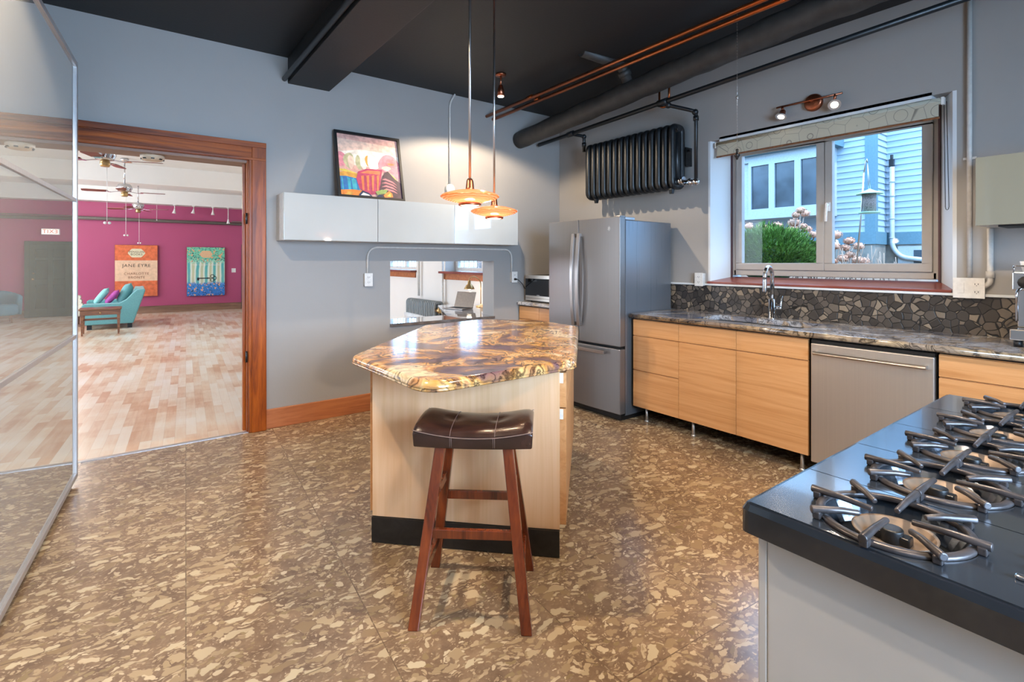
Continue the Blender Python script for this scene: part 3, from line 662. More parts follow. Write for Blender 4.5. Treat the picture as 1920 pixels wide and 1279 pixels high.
# ================================================================= bar stool
def stool():
    t = thing('bar_stool', 'backless bar stool with dark brown leather saddle seat in front of the island', 'stool')
    # local: x = width, y = depth (back +y)
    nx, ny = 25, 13; wx, wy = .474, .30
    vs = []; fs = []
    def ztop(u, v): return .728 + .030 * (abs(u) ** 2.0) + .012 * (1 - v * v)
    def corner(u, v):
        return u * wx / 2, v * wy / 2
    for side in (0, 1):
        for j in range(ny):
            for i in range(nx):
                u = -1 + 2 * i / (nx - 1); v = -1 + 2 * j / (ny - 1); x, y = corner(u, v)
                if side == 0:
                    z = ztop(u, v) - .018 * (max(abs(u), 0) ** 14) - .016 * (abs(v) ** 8)
                    for bx in (-.16, .16): z -= .010 * math.exp(-((x - bx * .6) ** 2 + y * y) / .0009)
                    z -= .004 * math.exp(-((x - .085) ** 2) / .00004) + .004 * math.exp(-((x + .085) ** 2) / .00004)
                else: z = .664 + .006 * u * u
                if side == 1: x *= .985; y *= .97
                vs.append((x, y, z))
    def id_(s, i, j): return s * nx * ny + j * nx + i
    for j in range(ny - 1):
        for i in range(nx - 1):
            fs.append((id_(0, i, j), id_(0, i + 1, j), id_(0, i + 1, j + 1), id_(0, i, j + 1))); fs.append((id_(1, i, j + 1), id_(1, i + 1, j + 1), id_(1, i + 1, j), id_(1, i, j)))
    for i in range(nx - 1):
        fs.append((id_(1, i, 0), id_(1, i + 1, 0), id_(0, i + 1, 0), id_(0, i, 0))); fs.append((id_(0, i, ny - 1), id_(0, i + 1, ny - 1), id_(1, i + 1, ny - 1), id_(1, i, ny - 1)))
    for j in range(ny - 1):
        fs.append((id_(0, 0, j), id_(0, 0, j + 1), id_(1, 0, j + 1), id_(1, 0, j))); fs.append((id_(1, nx - 1, j), id_(1, nx - 1, j + 1), id_(0, nx - 1, j + 1), id_(0, nx - 1, j)))
    mb = MB(); mb.add(vs, fs, True); seat = mb.build('seat', M['leather'], t, bevel=.006, seg=3)
    # piping / stitched seams
    b = MB()
    for s_ in (-1, 1):
        pts = [(u * wx / 2, s_ * (wy / 2 + .001), (.728 + .030 * u * u - .020)) for u in [k / 14 - 1 for k in range(29)]]
        b.tube(pts, .0016, 6)
        for xx in (-.088, -.082, .082, .088):
            b.tube([(xx, s_ * (wy / 2 + .0005), .712), (xx, s_ * (wy / 2 - .002), .672)], .0009, 5)
    for xx in (-.088, .088):
        u = xx / (wx / 2); b.tube([(xx, v * wy / 2, ztop(u, v) - .016 * abs(v) ** 8 + .0005) for v in [k / 8 - 1 for k in range(17)]], .0010, 5)
    b.build('stitching', M['stitch'], seat)
    for xx in (-.095, .095):
        MB().lathe([(0, .004), (.008, .003), (.011, -.001)], (xx, 0, .728), n=14).build('button', M['leather'], seat)
    # legs
    top = {(-1, -1): (-.135, -.085), (1, -1): (.135, -.085), (-1, 1): (-.125, .085), (1, 1): (.125, .085)}
    bot = {(-1, -1): (-.215, -.205), (1, -1): (.215, -.205), (-1, 1): (-.215, .195), (1, 1): (.215, .195)}
    def at(k, z):
        f = ((.666) - z) / (.666); return Vector((top[k][0] + (bot[k][0] - top[k][0]) * f, top[k][1] + (bot[k][1] - top[k][1]) * f, z))
    for k in top:
        b = MB(); p0, p1 = at(k, (.666)), at(k, 0); s_ = .021
        vs = []
        for p in (p0, p1):
            for i, j in ((-1, -1), (1, -1), (1, 1), (-1, 1)): vs.append((p.x + i * s_, p.y + j * s_ * .85, p.z))
        b.add(vs, [(3, 2, 1, 0), (4, 5, 6, 7), (0, 1, 5, 4), (1, 2, 6, 5), (2, 3, 7, 6), (3, 0, 4, 7)])
        b.build('leg', M['mahog'], t, bevel=.004)
    b = MB(); b.box(-.14, .14, -.09, .09, .648, .665); b.build('seat_board', M['mahog'], t)
    for ks, z in ((((-1, -1), (1, -1)), .335), (((-1, 1), (1, 1)), .36), (((-1, -1), (-1, 1)), .17), (((1, -1), (1, 1)), .17), (((-1, -1), (-1, 1)), .46), (((1, -1), (1, 1)), .46)):
        p0, p1 = at(ks[0], z), at(ks[1], z); dd = (p1 - p0).normalized() * .018
        MB().bar(p0 + dd, p1 - dd, .02, .036).build('stretcher', M['mahog'], t, bevel=.003)
    t.location = (1.155, 1.80, 0); t.rotation_euler = (0, 0, math.radians(-40))
    return t
stool()

# ================================================================= range
def gas_range():
    X0, X1, Y0, Y1, Z = .976, 2.376, -.30, .548, .92
    t = thing('gas_range', 'long black enamelled gas range with five round burners in a row', 'range', ((X0 + X1) / 2, (Y0 + Y1) / 2, 0))
    S = .28
    # side and body
    b = MB(); b.box(X0 + .03, X1 - .03, Y0 + .02, Y1 - .04, .08, .862); b.build('body', M['rangewhite'], t, bevel=.004)
    b = MB(); b.box(X0 + .06, X1 - .06, Y0 + .05, Y1 - .07, 0, .08); b.build('plinth', M['black'], t)
    # bullnose rim around the top
    outl = rounded([(X0, Y0), (X1, Y0), (X1, Y1), (X0, Y1)], .018, 5)
    rim = MB(); rim.prism(outl, .862, .870); m_ = len(outl); inn = rounded([(X0 + .016, Y0 + .016), (X1 - .016, Y0 + .016), (X1 - .016, Y1 - .016), (X0 + .016, Y1 - .016)], .004, 5)
    vs = [(x, y, .870) for x, y in outl] + [(x, y, .906) for x, y in outl] + [(x * .6 + u * .4, y * .6 + v * .4, .917) for (x, y), (u, v) in zip(outl, inn)] + [(x, y, .918) for x, y in inn] + [(x, y, .870) for x, y in inn]
    rim.add(vs, [(j * m_ + i, j * m_ + (i + 1) % m_, (j + 1) * m_ + (i + 1) % m_, (j + 1) * m_ + i) for j in range(4) for i in range(m_)])
    rim.build('rim', M['enamel'], t)
    for k in range(5):
        xa = X0 + .001 + k * S + (.012 if k == 0 else 0); xb = X0 + (k + 1) * S - .002 - (.012 if k == 4 else 0); cx, cy, R = X0 + (k + .5) * S - .015 * (k == 0) * 0, .334, .122
        # top plate with a round well
        n = 48; ring = [(cx + R * math.cos(2 * PI * i / n), cy + R * math.sin(2 * PI * i / n)) for i in range(n)]
        y0, y1 = Y0 + .014, Y1 - .014
        def edge(a):
            c_, s_ = math.cos(a), math.sin(a); ts = []
            if c_ > 1e-9: ts.append((xb - cx) / c_)
            if c_ < -1e-9: ts.append((xa - cx) / c_)
            if s_ > 1e-9: ts.append((y1 - cy) / s_)
            if s_ < -1e-9: ts.append((y0 - cy) / s_)
            tt = min(ts); return (cx + c_ * tt, cy + s_ * tt)
        angs = [2 * PI * i / n for i in range(n)] + [math.atan2(yy - cy, xx - cx) % (2 * PI) for xx in (xa, xb) for yy in (y0, y1)]
        angs = sorted(set(round(a, 9) for a in angs)); m_ = len(angs)
        inner = [(cx + R * math.cos(a), cy + R * math.sin(a)) for a in angs]; outer = [edge(a) for a in angs]; R2 = .098
        vs = [(x, y, Z) for x, y in outer] + [(x, y, Z) for x, y in inner] + [(x, y, Z - .006) for x, y in inner] + [(cx + R2 * math.cos(a), cy + R2 * math.sin(a), Z - .045) for a in angs] + [(x, y, Z - .01) for x, y in outer]
        fs = []
        for j in range(3):
            for i in range(m_): fs.append((j * m_ + i, j * m_ + (i + 1) % m_, (j + 1) * m_ + (i + 1) % m_, (j + 1) * m_ + i))
        for i in range(m_): fs.append((4 * m_ + i, 4 * m_ + (i + 1) % m_, (i + 1) % m_, i))
        fs.append(tuple(3 * m_ + i for i in range(m_)))
        mb = MB(); mb.add(vs, fs); pl = mb.build('top_plate', M['enamel_top'], t)
        b = MB()
        for dx in (-.042, .042):
            b.prism(rounded([(cx + dx - .006, .165), (cx + dx + .006, .165), (cx + dx + .006, .02), (cx + dx - .006, .02)], .005, 3), Z, Z + .007)
        b.ball((cx + .004, .150, Z), .012, 12, 8, (1, 1, .5))
        b.build('vent_louver', M['chrome'], pl, bevel=.002)
        # burner bowl and head
        b = MB(); b.lathe([(.0, -.040), (.040, -.040), (.052, -.034), (.062, -.018), (.065, -.012), (.060, -.014), (.045, -.030), (.0, -.032)], (cx - .002, cy - .004, Z), n=32)
        bo = b.build('burner_bowl', M['bowl'], t)
        b = MB(); b.box(cx - .012, cx + .012, cy - .03, cy + .03, Z - .033, Z - .016); b.cyl((cx, cy, Z - .034), (cx, cy, Z - .008), .02, .018, 20)
        b.build('burner_head', M['iron'], bo, bevel=.003)
        # grate: ring and eight fingers
        b = MB(); ro, ri = .120, .105; z0, z1 = Z - .002, Z + .008
        b.lathe([(ri, z0), (ro, z0), (ro + .001, z1 - .003), (ro - .004, z1), (ri + .003, z1), (ri, z1 - .003), (ri, z0)], (cx, cy, 0), n=48)
        for q in range(8):
            a = 2 * PI * q / 8; c_, s_ = math.cos(a), math.sin(a); card = q % 2 == 0
            r1, r0 = .137 if q in (2, 6) else (.1385 if card else .138), (.030 if q in (2, 6) else (.026 if card else .055))
            zt = Z + .020
            tip = (cx + c_ * r0, cy + s_ * r0, zt - .006); mid = (cx + c_ * .085, cy + s_ * .085, zt - .003); end = (cx + c_ * r1, cy + s_ * r1, zt - .004)
            b.tube([tip, mid, end], [.0052, .0060, .0075], 10)
            b.bar((cx + c_ * (r1 - .012), cy + s_ * (r1 - .012), Z + .0005), (cx + c_ * (r1 - .012), cy + s_ * (r1 - .012), zt - .006), .013, .018)
        b.build('grate', M['grate'], t, bevel=.003, seg=2)
    # front control rail hidden from view, knobs on the far side
    b = MB(); b.box(X0 + .03, X1 - .03, Y1 - .04, Y1 - .022, .10, .855)
    b.build('side_panel', M['rangewhite'], t, bevel=.003)
    return t
gas_range()

# ================================================================= run of base cabinets along the window wall
XF = 3.53
def leg_pair(t, ys):
    for y in ys:
        b = MB(); b.cyl((XF + .06, y, 0), (XF + .06, y, .13), .012, n=14); b.lathe([(0, 0), (.018, 0), (.018, .012), (.012, .018)], (XF + .06, y, 0), n=16); b.build('leg', M['steel'], t)
def base_cab(y0, y1, seams, label, legs, mat='birch', grp=None):
    t = thing('base_cabinet', label, 'cabinet', (XF + .3, (y0 + y1) / 2, 0), grp)
    b = MB(); ztop = .70 if 1.4 < y0 < 2.3 else .898
    b.box(XF + .022, XB - .03, y0 + .002, y1 - .002, .125, ztop)
    if ztop < .8: b.box(XF + .022, XF + .07, y0 + .002, y1 - .002, .70, .898)
    b.build('body', M['board'], t)
    for k, (z0, z1) in enumerate(seams):
        b = MB(); b.box(XF, XF + .02, y0 + .0015, y1 - .0015, z0 + .0015, z1 - .0065)
        b.box(XF + .010, XF + .02, y0 + .0015, y1 - .0015, z1 - .0065, z1 - .0015)
        b.build('drawer_front' if (z1 - z0) < .4 else 'door', M[mat], t, bevel=.001)
    leg_pair(t, legs)
    b = MB(); 
    for y in legs: b.cyl((XB - .1, y, 0), (XB - .1, y, .13), .012, n=12)
    b.build('rear_leg', M['steel'], t)
    return t
GC = 'beech base cabinets under the window counter'
base_cab(2.497, 2.962, [(.13, .452), (.452, .752), (.752, .895)], 'beech three-drawer base cabinet beside the refrigerator', (2.86,), grp=GC)
base_cab(2.008, 2.497, [(.13, .752), (.752, .895)], 'beech base cabinet under the left end of the sink, one drawer over a door', (2.40,), grp=GC)
base_cab(1.512, 2.008, [(.13, .752), (.752, .895)], 'beech base cabinet immediately left of the dishwasher', (1.575,), grp=GC)
base_cab(.0, .843, [(.13, .45), (.45, .77), (.77, .895)], 'wide beech drawer cabinet right of the dishwasher, partly behind the range', (.10,), grp=GC)
base_cab(3.96, 4.26, [(.13, .752), (.752, .895)], 'narrow beech corner cabinet between refrigerator and its twin below the microwave', (4.0,), grp='beech corner cabinets below the microwave')
base_cab(4.26, 4.61, [(.13, .752), (.752, .895)], 'beech corner cabinet against the wall below the microwave', (4.5,), grp='beech corner cabinets below the microwave')

# dishwasher
t = thing('dishwasher', 'stainless steel dishwasher with a long bar handle between beech cabinets', 'dishwasher', (3.8, 1.176, 0))
b = MB(); b.box(XF + .03, XB - .03, .855, 1.5, .10, .895); b.build('body', M['board'], t)
b = MB(); b.box(XF - .012, XF + .026, .858, 1.492, .105, .872); b.build('door', M['steel'], t, bevel=.006, seg=3)
b = MB(); b.box(XF - .002, XF + .026, .858, 1.492, .874, .893); b.build('control_strip', M['black'], t)
b = MB(); b.prismf(rounded([(XF - .058, .812), (XF - .046, .800), (XF - .036, .812), (XF - .046, .830)], .006, 3), lambda u, v, s: (u, .885 if s == 0 else 1.465, v))
for y in (.895, 1.455): b.box(XF - .046, XF - .011, y - .009, y + .009, .804, .824)
b.build('handle', M['handle'], t, bevel=.003)
b = MB(); b.box(XF + .05, XB - .06, .87, 1.48, 0.0, .10); b.build('toe_kick', M['black'], t)

# countertop along the window wall with sink cut-out
CZ0, CZ1 = .906, .944; SX0, SX1, SY0, SY1 = 3.63, 4.00, 1.60, 2.42; CX0, CX1 = 3.505, XB - .009
b = MB(); y0, y1 = -.02, 2.972
b.box(CX0, SX0, y0, y1, CZ0, CZ1); b.box(SX1, CX1, y0, y1, CZ0, CZ1); b.box(SX0, SX1, y0, SY0, CZ0, CZ1); b.box(SX0, SX1, SY1, y1, CZ0, CZ1)
b.v = [(x - 0, y, z) for x, y, z in b.v]
ct = b.build('granite_countertop', M['granite_grey'])
tag(ct, 'long grey and brown granite counter under the kitchen window', 'countertop')
b = MB(); b.tube([(CX0 + .002, y0 + .004, (CZ0 + CZ1) / 2), (CX0 + .002, y1 - .004, (CZ0 + CZ1) / 2)], (CZ1 - CZ0) / 2, 16); b.build('edge', M['granite_edge'], ct)
b = MB()
b.box(CX0 - .0, CX1, 3.955, YA - .006, CZ0, CZ1); o = b.build('granite_countertop', M['granite_grey'], bevel=.008)
tag(o, 'short granite counter in the corner under the microwave', 'countertop')
# sink
t = thing('kitchen_sink', 'undermounted stainless double sink in the window counter', 'sink', (3.815, 2.01, .72))
for y0, y1 in ((SY0 - .005, 2.0), (2.02, SY1 + .005)):
    b = MB(); x0, x1 = SX0 - .005, SX1 + .005; zb, zt = .735, .905; k = .012
    b.box(x0, x1, y0, y1, zb - .01, zb); b.box(x0 - k, x0, y0 - k, y1 + k, zb - .01, zt); b.box(x1, x1 + k, y0 - k, y1 + k, zb - .01, zt); b.box(x0, x1, y0 - k + .004, y0, zb - .01, zt); b.box(x0, x1, y1, y1 + k - .004, zb - .01, zt)
    ba = b.build('basin', M['basin'], t)
    MB().lathe([(0, .004), (.03, .003), (.042, 0)], ((x0 + x1) / 2, (y0 + y1) / 2, zb), n=24).build('drain', M['chrome'], ba)
# faucet
t = thing('kitchen_faucet', 'tall stainless pull-down faucet behind the sink', 'faucet', (4.075, 2.015, CZ1))
fx, fy, fz = 4.075, 2.015, CZ1
b = MB(); b.lathe([(0, 0), (.033, 0), (.033, .006), (.028, .010), (.027, .155), (.0, .155)], (fx, fy, fz), n=24); bo = b.build('body', M['chrome'], t)
b = MB(); pth = [(fx, fy, fz + .15), (fx, fy, fz + .335)] + [(fx - .058 + .058 * math.cos(a) , fy + .0, fz + .335 + .075 * math.sin(a)) for a in [PI * k / 12 for k in range(1, 13)]] + [(fx - .117, fy, fz + .315)]
b.tube(pth, .0155, 14); b.build('spout', M['chrome'], t)
b = MB(); b.lathe([(.0145, 0), (.0155, -.004), (.0165, -.05), (.019, -.095), (.017, -.105), (0, -.105)], (fx - .117, fy, fz + .317), n=20); b.build('spray_head', M['chrome'], t)
b = MB(); b.cyl((fx, fy - .02, fz + .09), (fx, fy - .075, fz + .09), .013, .012, 16); b.tube(smooth_path([(fx, fy - .066, fz + .09), (fx, fy - .068, fz + .12), (fx, fy - .078, fz + .185)], .02), [.008] * 6 + [.006] * 2, 10)
b.build('lever', M['chrome'], t)
# backsplash
o = MB().box(XB - .008, XB - .0005, -.02, 3.04, CZ1 + .001, 1.182).build('stone_backsplash', M['mosaic'], loc=(XB, 1.5, CZ1))
tag(o, 'backsplash strip of broken dark stone mosaic below the window', 'backsplash')
# small drawer side filler by fridge
# ================================================================= refrigerator
def fridge():
    y0, y1, xf = 2.985, 3.925, 3.375
    t = thing('refrigerator', 'slate stainless french door refrigerator with freezer drawer below', 'refrigerator', (3.75, (y0 + y1) / 2, 0))
    b = MB(); b.box(3.47, 4.12, y0 + .012, y1 - .012, .04, 1.765); b.build('body', M['slate_side'], t, bevel=.006)
    b = MB(); b.box(3.47, 4.0, y0 + .03, y1 - .03, .0, .04); b.box(3.42, 3.47, y0 + .02, y1 - .02, .008, .075); b.build('base_grille', M['black'], t)
    ym = 3.475
    def door(ya, yb, z0, z1, name):
        # gently bowed front
        n = 10; pts = []
        for k in range(n + 1):
            yy = ya + (yb - ya) * k / n; u = (yy - (y0 + y1) / 2) / ((y1 - y0) / 2); pts.append((xf - .012 + .022 * u * u + (.012 if k in (0, n) and False else 0), yy))
        pts = pts + [(3.455, yb), (3.455, ya)]
        mb = MB(); mb.prism(pts, z0, z1); o = mb.build(name, M['slate'], t, bevel=.006, seg=3); return o
    dl = door(ym + .003, y1, .655, 1.79, 'door'); dr = door(y0, ym - .003, .655, 1.79, 'door'); dz = door(y0, y1, .065, .632, 'freezer_drawer')
    b = MB(); b.box(3.456, 3.47, y0 + .012, y1 - .012, .05, 1.775); b.build('gasket', M['black'], t)
    b = MB(); b.box(3.42, 3.465, y0 + .02, y1 - .02, .634, .653); b.build('divider_strip', M['black'], t)
    b = MB(); b.box(3.40, 3.47, y0 + .01, y0 + .06, 1.79, 1.80); b.box(3.47, 3.60, y0 + .014, y0 + .09, 1.766, 1.792); b.build('hinge_cover', M['handle'], t, bevel=.003)
    for d_, yy in ((dl, ym + .040), (dr, ym - .032)):
        b = MB(); n = 16; pts = []
        for k in range(n + 1):
            z = .80 + (1.66 - .80) * k / n; u = (k / n) * 2 - 1; pts.append((xf - .075 + .028 * u * u, z))
        inner = [(x + .016, z) for x, z in reversed(pts)]
        b.prismf(pts + inner, lambda u, v, s: (u, yy - .019 if s == 0 else yy + .019, v))
        for z in (.815, 1.645): b.box(xf - .045, xf - .008, yy - .012, yy + .012, z - .015, z + .015)
        b.build('handle', M['handle'], d_, bevel=.003)
    b = MB(); b.box(xf - .058, xf - .040, y0 + .13, y1 - .13, .580, .610)
    for y in (y0 + .15, y1 - .15): b.box(xf - .042, xf - .006, y - .012, y + .012, .583, .607)
    b.build('handle', M['handle'], dz, bevel=.004)
    # round script emblem
    b = MB(); c = Vector((xf + .0015, 3.115, 1.69)); b.tube([(c.x, c.y + .022 * math.cos(a), c.z + .022 * math.sin(a)) for a in [2 * PI * k / 24 for k in range(24)]], .0016, 6, closed=True)
    b.tube([(c.x - .001, c.y + .012 * math.cos(a), c.z + .012 * math.sin(a)) for a in [PI * .2 + 1.5 * PI * k / 14 for k in range(15)]], .0013, 6)
    b.tube([(c.x - .001, c.y + .008 - .016 * k / 8, c.z + .010 * math.sin(k * .9)) for k in range(9)], .0012, 6)
    b.build('emblem', M['plastic'], dr, label='round emblem with script monogram')
    return t
fridge()

# microwave
t = thing('microwave_oven', 'stainless microwave oven with black glass door between refrigerator and wall', 'microwave', (3.8, 4.3, CZ1))
b = MB(); b.box(3.63, 3.98, 4.0, 4.585, .955, 1.245); b.build('body', M['black'], t, bevel=.004)
b = MB(); b.box(3.60, 3.63, 4.0, 4.585, .985, 1.245); b.build('door_frame', M['steel'], t, bevel=.004)
b = MB(); b.box(3.596, 3.602, 4.12, 4.580, 1.015, 1.205); b.build('door_window', M['blackglass'], t)
b = MB(); b.box(3.596, 3.602, 4.005, 4.115, 1.015, 1.235); b.build('control_panel', M['blackglass'], t)
b = MB(); b.box(3.601, 3.63, 4.0, 4.585, .958, .984); b.build('lower_trim', M['steel'], t)
for x in (3.66, 3.95):
    for y in (4.03, 4.55): MB().cyl((x, y, CZ1), (x, y, .956), .012, n=10).build('foot', M['black'], t)
b = MB(); b.box(3.5955, 3.597, 4.33, 4.375, 1.019, 1.026); b.build('badge', M['handle'], t)
b = MB(); b.box(3.5955, 3.597, 4.03, 4.09, 1.20, 1.22); b.build('display', M['blackglass'], t)

# ================================================================= wall cabinets
def wall_cab_back(x0, x1, label):
    z0, z1, yf = 1.573, 1.957, 4.373
    t = thing('wall_cabinet', label, 'cabinet', ((x0 + x1) / 2, 4.5, z0), 'glossy wall cabinets above the pass-through')
    b = MB(); b.box(x0 + .001, x1 - .001, yf + .022, YA - .001, z0, z1); b.build('body', M['whiteframe'], t, bevel=.001)
    b = MB(); b.box(x0 + .002, x1 - .002, yf, yf + .020, z0 + .001, z1 - .001); b.build('door', M['gloss'], t, bevel=.0015)
for x0, x1, l in ((.968, 1.757, 'glossy grey-white wall cabinet at the left end, beside the doorway'), (1.757, 2.545, 'middle glossy grey-white wall cabinet of the row of three'), (2.545, 3.333, 'glossy grey-white wall cabinet at the right end, behind the pendants')):
    wall_cab_back(x0, x1, l)
t = thing('wall_cabinet', 'glossy sage grey wall cabinet right of the kitchen window', 'cabinet', (4.0, .39, 1.6))
b = MB(); b.box(3.845, XB - .001, -.04, .748, 1.602, 1.985); b.build('body', M['whiteframe'], t, bevel=.001)
b = MB(); b.box(3.823, 3.843, -.04, .748, 1.602, 1.985); b.build('door', M['glossbeige'], t, bevel=.0015)
b = MB(); b.box(3.86, 4.10, .10, .66, 1.592, 1.6015); b.build('under_cabinet_light', M['black'], t)
o = MB().prism(rounded([(3.92, .55), (4.05, .55), (4.05, .70), (3.92, .70)], .02), 1.986, 2.0).build('folded_cloth', M['plastic'], bevel=.005)
tag(o, 'small white item lying on top of the right wall cabinet', 'cloth')

# framed abstract print leaning on the wall above the cabinets
def abstract():
    x0, x1, z0, z1, yb, yt = 1.43, 2.05, 1.958, 2.57, 4.46, 4.600
    t = thing('framed_print', 'colourful abstract landscape print in a black frame leaning above the cabinets', 'picture', ((x0 + x1) / 2, yb, z0))
    L = math.hypot(z1 - z0, yt - yb); Wd = x1 - x0
    def P(u, v, d): # u along x 0..W, v up the print 0..L, d out of the plane (towards the room)
        k = v / L; n = Vector((0, -(z1 - z0), (yt - yb))).normalized()
        return Vector((x0 + u, yb + (yt - yb) * k, z0 + (z1 - z0) * k)) + n * d
    b = MB(); fw = .022
    for a, b_, c, d in ((0, Wd, 0, fw), (0, Wd, L - fw, L), (0, fw, fw, L - fw), (Wd - fw, Wd, fw, L - fw)):
        b.prismf([(a, c), (b_, c), (b_, d), (a, d)], lambda u, v, s: P(u, v, 0 if s == 0 else .025))
    b.build('frame', M['black'], t)
    cols = ['#d9a79a', '#e6c4b0', '#efe2d2', '#d98a94', '#b9b48c', '#d39a45', '#2f6ea6', '#3fa6b4', '#b03a5c', '#ea7a4e', '#4b3440', '#c77a80', '#e8863a', '#8aa05a', '#1f2c52', '#d9c25a']
    ms = []
    for i, cc in enumerate(cols): ms.append(plain('print_ink_%s' % 'abcdefghijklmnop'[i], cc, .5, 0, 25, .18))
    b = MB(); iw, il = Wd - 2 * fw, L - 2 * fw; lay = [0]
    def patch(ci, pts):
        lay[0] += 1; dd = .004 + lay[0] * .00025; b.mat(ci)
        b.add([P(fw + u * iw, fw + v * il, dd) for u, v in pts], [tuple(range(len(pts)))])
    def blob(ci, cx, cy, rx, ry, a0=0, n=18, wob=.08, rot=0):
        random.seed(int(cx * 997 + cy * 313 + ci)); ph = random.random() * 6; pts = []
        for k in range(n):
            a = 2 * PI * k / n; r_ = 1 + wob * math.sin(3 * a + ph); x_, y_ = rx * r_ * math.cos(a), ry * r_ * math.sin(a)
            pts.append((min(1, max(0, cx + x_ * math.cos(rot) - y_ * math.sin(rot))), min(1, max(0, cy + x_ * math.sin(rot) + y_ * math.cos(rot)))))
        patch(ci, pts)
    b.mat(0); b.prismf([(fw, fw), (Wd - fw, fw), (Wd - fw, L - fw), (fw, L - fw)], lambda u, v, s: P(u, v, .002 if s == 0 else .004))
    patch(1, [(0, .62), (1, .58), (1, .88), (0, .93)]); patch(2, [(0, .5), (1, .5), (1, .72), (.5, .80), (0, .70)]); patch(1, [(.1, .78), (.9, .76), (.85, .84), (.12, .86)])
    blob(3, .05, .58, .10, .12); blob(4, .17, .57, .085, .13); blob(1, .20, .55, .05, .11); blob(4, .32, .55, .045, .12, rot=.1); blob(2, .40, .56, .05, .12); blob(5, .47, .60, .04, .09); blob(2, .57, .60, .11, .15)
    blob(3, .83, .57, .19, .16); blob(11, .88, .60, .12, .07); blob(1, .78, .50, .08, .04); blob(9, .86, .58, .06, .02); blob(3, .92, .42, .12, .09); blob(15, .89, .33, .03, .10, rot=.6); blob(4, .82, .38, .04, .08, rot=.5)
    patch(5, [(0, .36), (.12, .40), (.30, .36), (.34, .24), (0, .22)]); patch(15, [(0, .42), (.10, .42), (.25, .38), (.28, .36), (.12, .38), (0, .385)])
    patch(6, [(0, .30), (.10, .31), (.30, .28), (.30, .08), (.16, .07), (0, .05)]); patch(7, [(.14, .28), (.30, .26), (.31, .10), (.15, .08)])
    for k in range(6): patch(6 if k % 2 else 7, [(.03 + k * .045, .29), (.045 + k * .045, .29), (.055 + k * .048, .09), (.035 + k * .046, .08)])
    patch(12, [(0, .0), (0, .08), (.2, .10), (.36, .09), (.32, 0)]); patch(5, [(.05, .0), (.12, .06), (.20, .05), (.16, 0)])
    patch(8, [(.26, .28), (.30, .40), (.44, .46), (.70, .47), (.66, .30), (.62, .06), (.42, .03), (.30, .12)])
    patch(9, [(.33, .38), (.45, .43), (.66, .44), (.65, .38), (.46, .38)])
    for k in range(4): patch(9, [(.34 + k * .085, .33 + k * .01), (.385 + k * .085, .345 + k * .01), (.375 + k * .075, .10), (.345 + k * .078, .10)]); patch(12, [(.355 + k * .085, .32), (.37 + k * .085, .32), (.365 + k * .077, .14)])
    patch(10, [(.70, .36), (.74, .43), (.79, .45), (.90, .33), (1, .26), (1, 0), (.60, 0), (.62, .12)])
    for k in range(4): patch(11, [(.655, .30 - k * .062), (.74, .325 - k * .055), (.86, .285 - k * .05), (.93, .22 - k * .045), (.85, .26 - k * .05), (.74, .295 - k * .055)])
    patch(13, [(.55, .09), (.66, .13), (.76, .14), (.72, .07), (.58, .04)]); patch(12, [(.68, .04), (.78, .12), (.83, .08), (.84, .02), (.70, 0)]); patch(15, [(.74, .03), (.80, .09), (.80, .02)])
    patch(14, [(.28, .02), (.34, .09), (.44, .06), (.50, 0), (.28, 0)]); patch(2, [(.31, .015), (.35, .06), (.44, .03), (.46, .015)]); patch(14, [(.56, 0), (.60, .045), (.66, .04), (.66, 0)])
    b.build('print', ms, t)
abstract()

# ================================================================= pass-through sill (dark polished stone)
b = MB(); b.box(1.982, 3.202, YA - .024, 5.02, .768, .798)
o = b.build('stone_ledge', M['darkstone'], bevel=.004); tag(o, 'polished dark stone ledge in the pass-through opening', 'ledge')

# ================================================================= electrics on the back wall
def outlet(name, label, c, facing, w=.078, h=.122, d=.045, parts=2, switch=False, kind='outlet'):
    t = thing(name, label, kind, c)
    def bx(mb, a0, a1, z0, z1, d0, d1):
        if facing == '-Y': mb.box(c[0] + a0, c[0] + a1, c[1] - d1, c[1] - d0, c[2] + z0, c[2] + z1)
        else: mb.box(c[0] - d1, c[0] - d0, c[1] + a0, c[1] + a1, c[2] + z0, c[2] + z1)
        return mb
    bx(MB(), -w / 2 + .004, w / 2 - .004, -h / 2 + .004, h / 2 - .004, 0, d - .004).build('box', M['pipepaint'], t, bevel=.003)
    pl = bx(MB(), -w / 2, w / 2, -h / 2, h / 2, d - .004, d).build('cover_plate', M['plastic'], t, bevel=.002)
    cs = [0] if not switch else [-w / 4]
    for cc in cs:
        for zc in (-.024, .024):
            r_ = bx(MB(), cc - .015, cc + .015, zc - .013, zc + .013, d, d + .002).build('socket', M['plastic'], pl, bevel=.004)
            m_ = MB(); bx(m_, cc - .009, cc - .006, zc - .004, zc + .006, d + .002, d + .0025); bx(m_, cc + .006, cc + .009, zc - .004, zc + .006, d + .002, d + .0025); bx(m_, cc - .002, cc + .002, zc - .010, zc - .006, d + .002, d + .0025)
            m_.build('slot', M['black'], r_)
    if switch: bx(MB(), w / 4 - .016, w / 4 + .016, -.033, .033, d, d + .003).build('rocker', M['plastic'], pl, bevel=.002)
    return t
outlet('wall_outlet', 'white wall outlet left of the pass-through on grey conduit', (1.757, YA, 1.228), '-Y')
outlet('wall_outlet', 'white wall outlet right of the pass-through with the microwave plug', (3.455, YA, 1.222), '-Y')
outlet('wall_outlet', 'white wall outlet between refrigerator and window sill', (XB - .001, 2.70, 1.235), '-X', w=.085, h=.12, d=.05)
outlet('switch_outlet_box', 'wide white box with rocker switch and outlet right of the window', (XB - .001, .84, 1.235), '-X', w=.15, h=.125, d=.04, switch=True)
b = MB(); yc = YA - .013
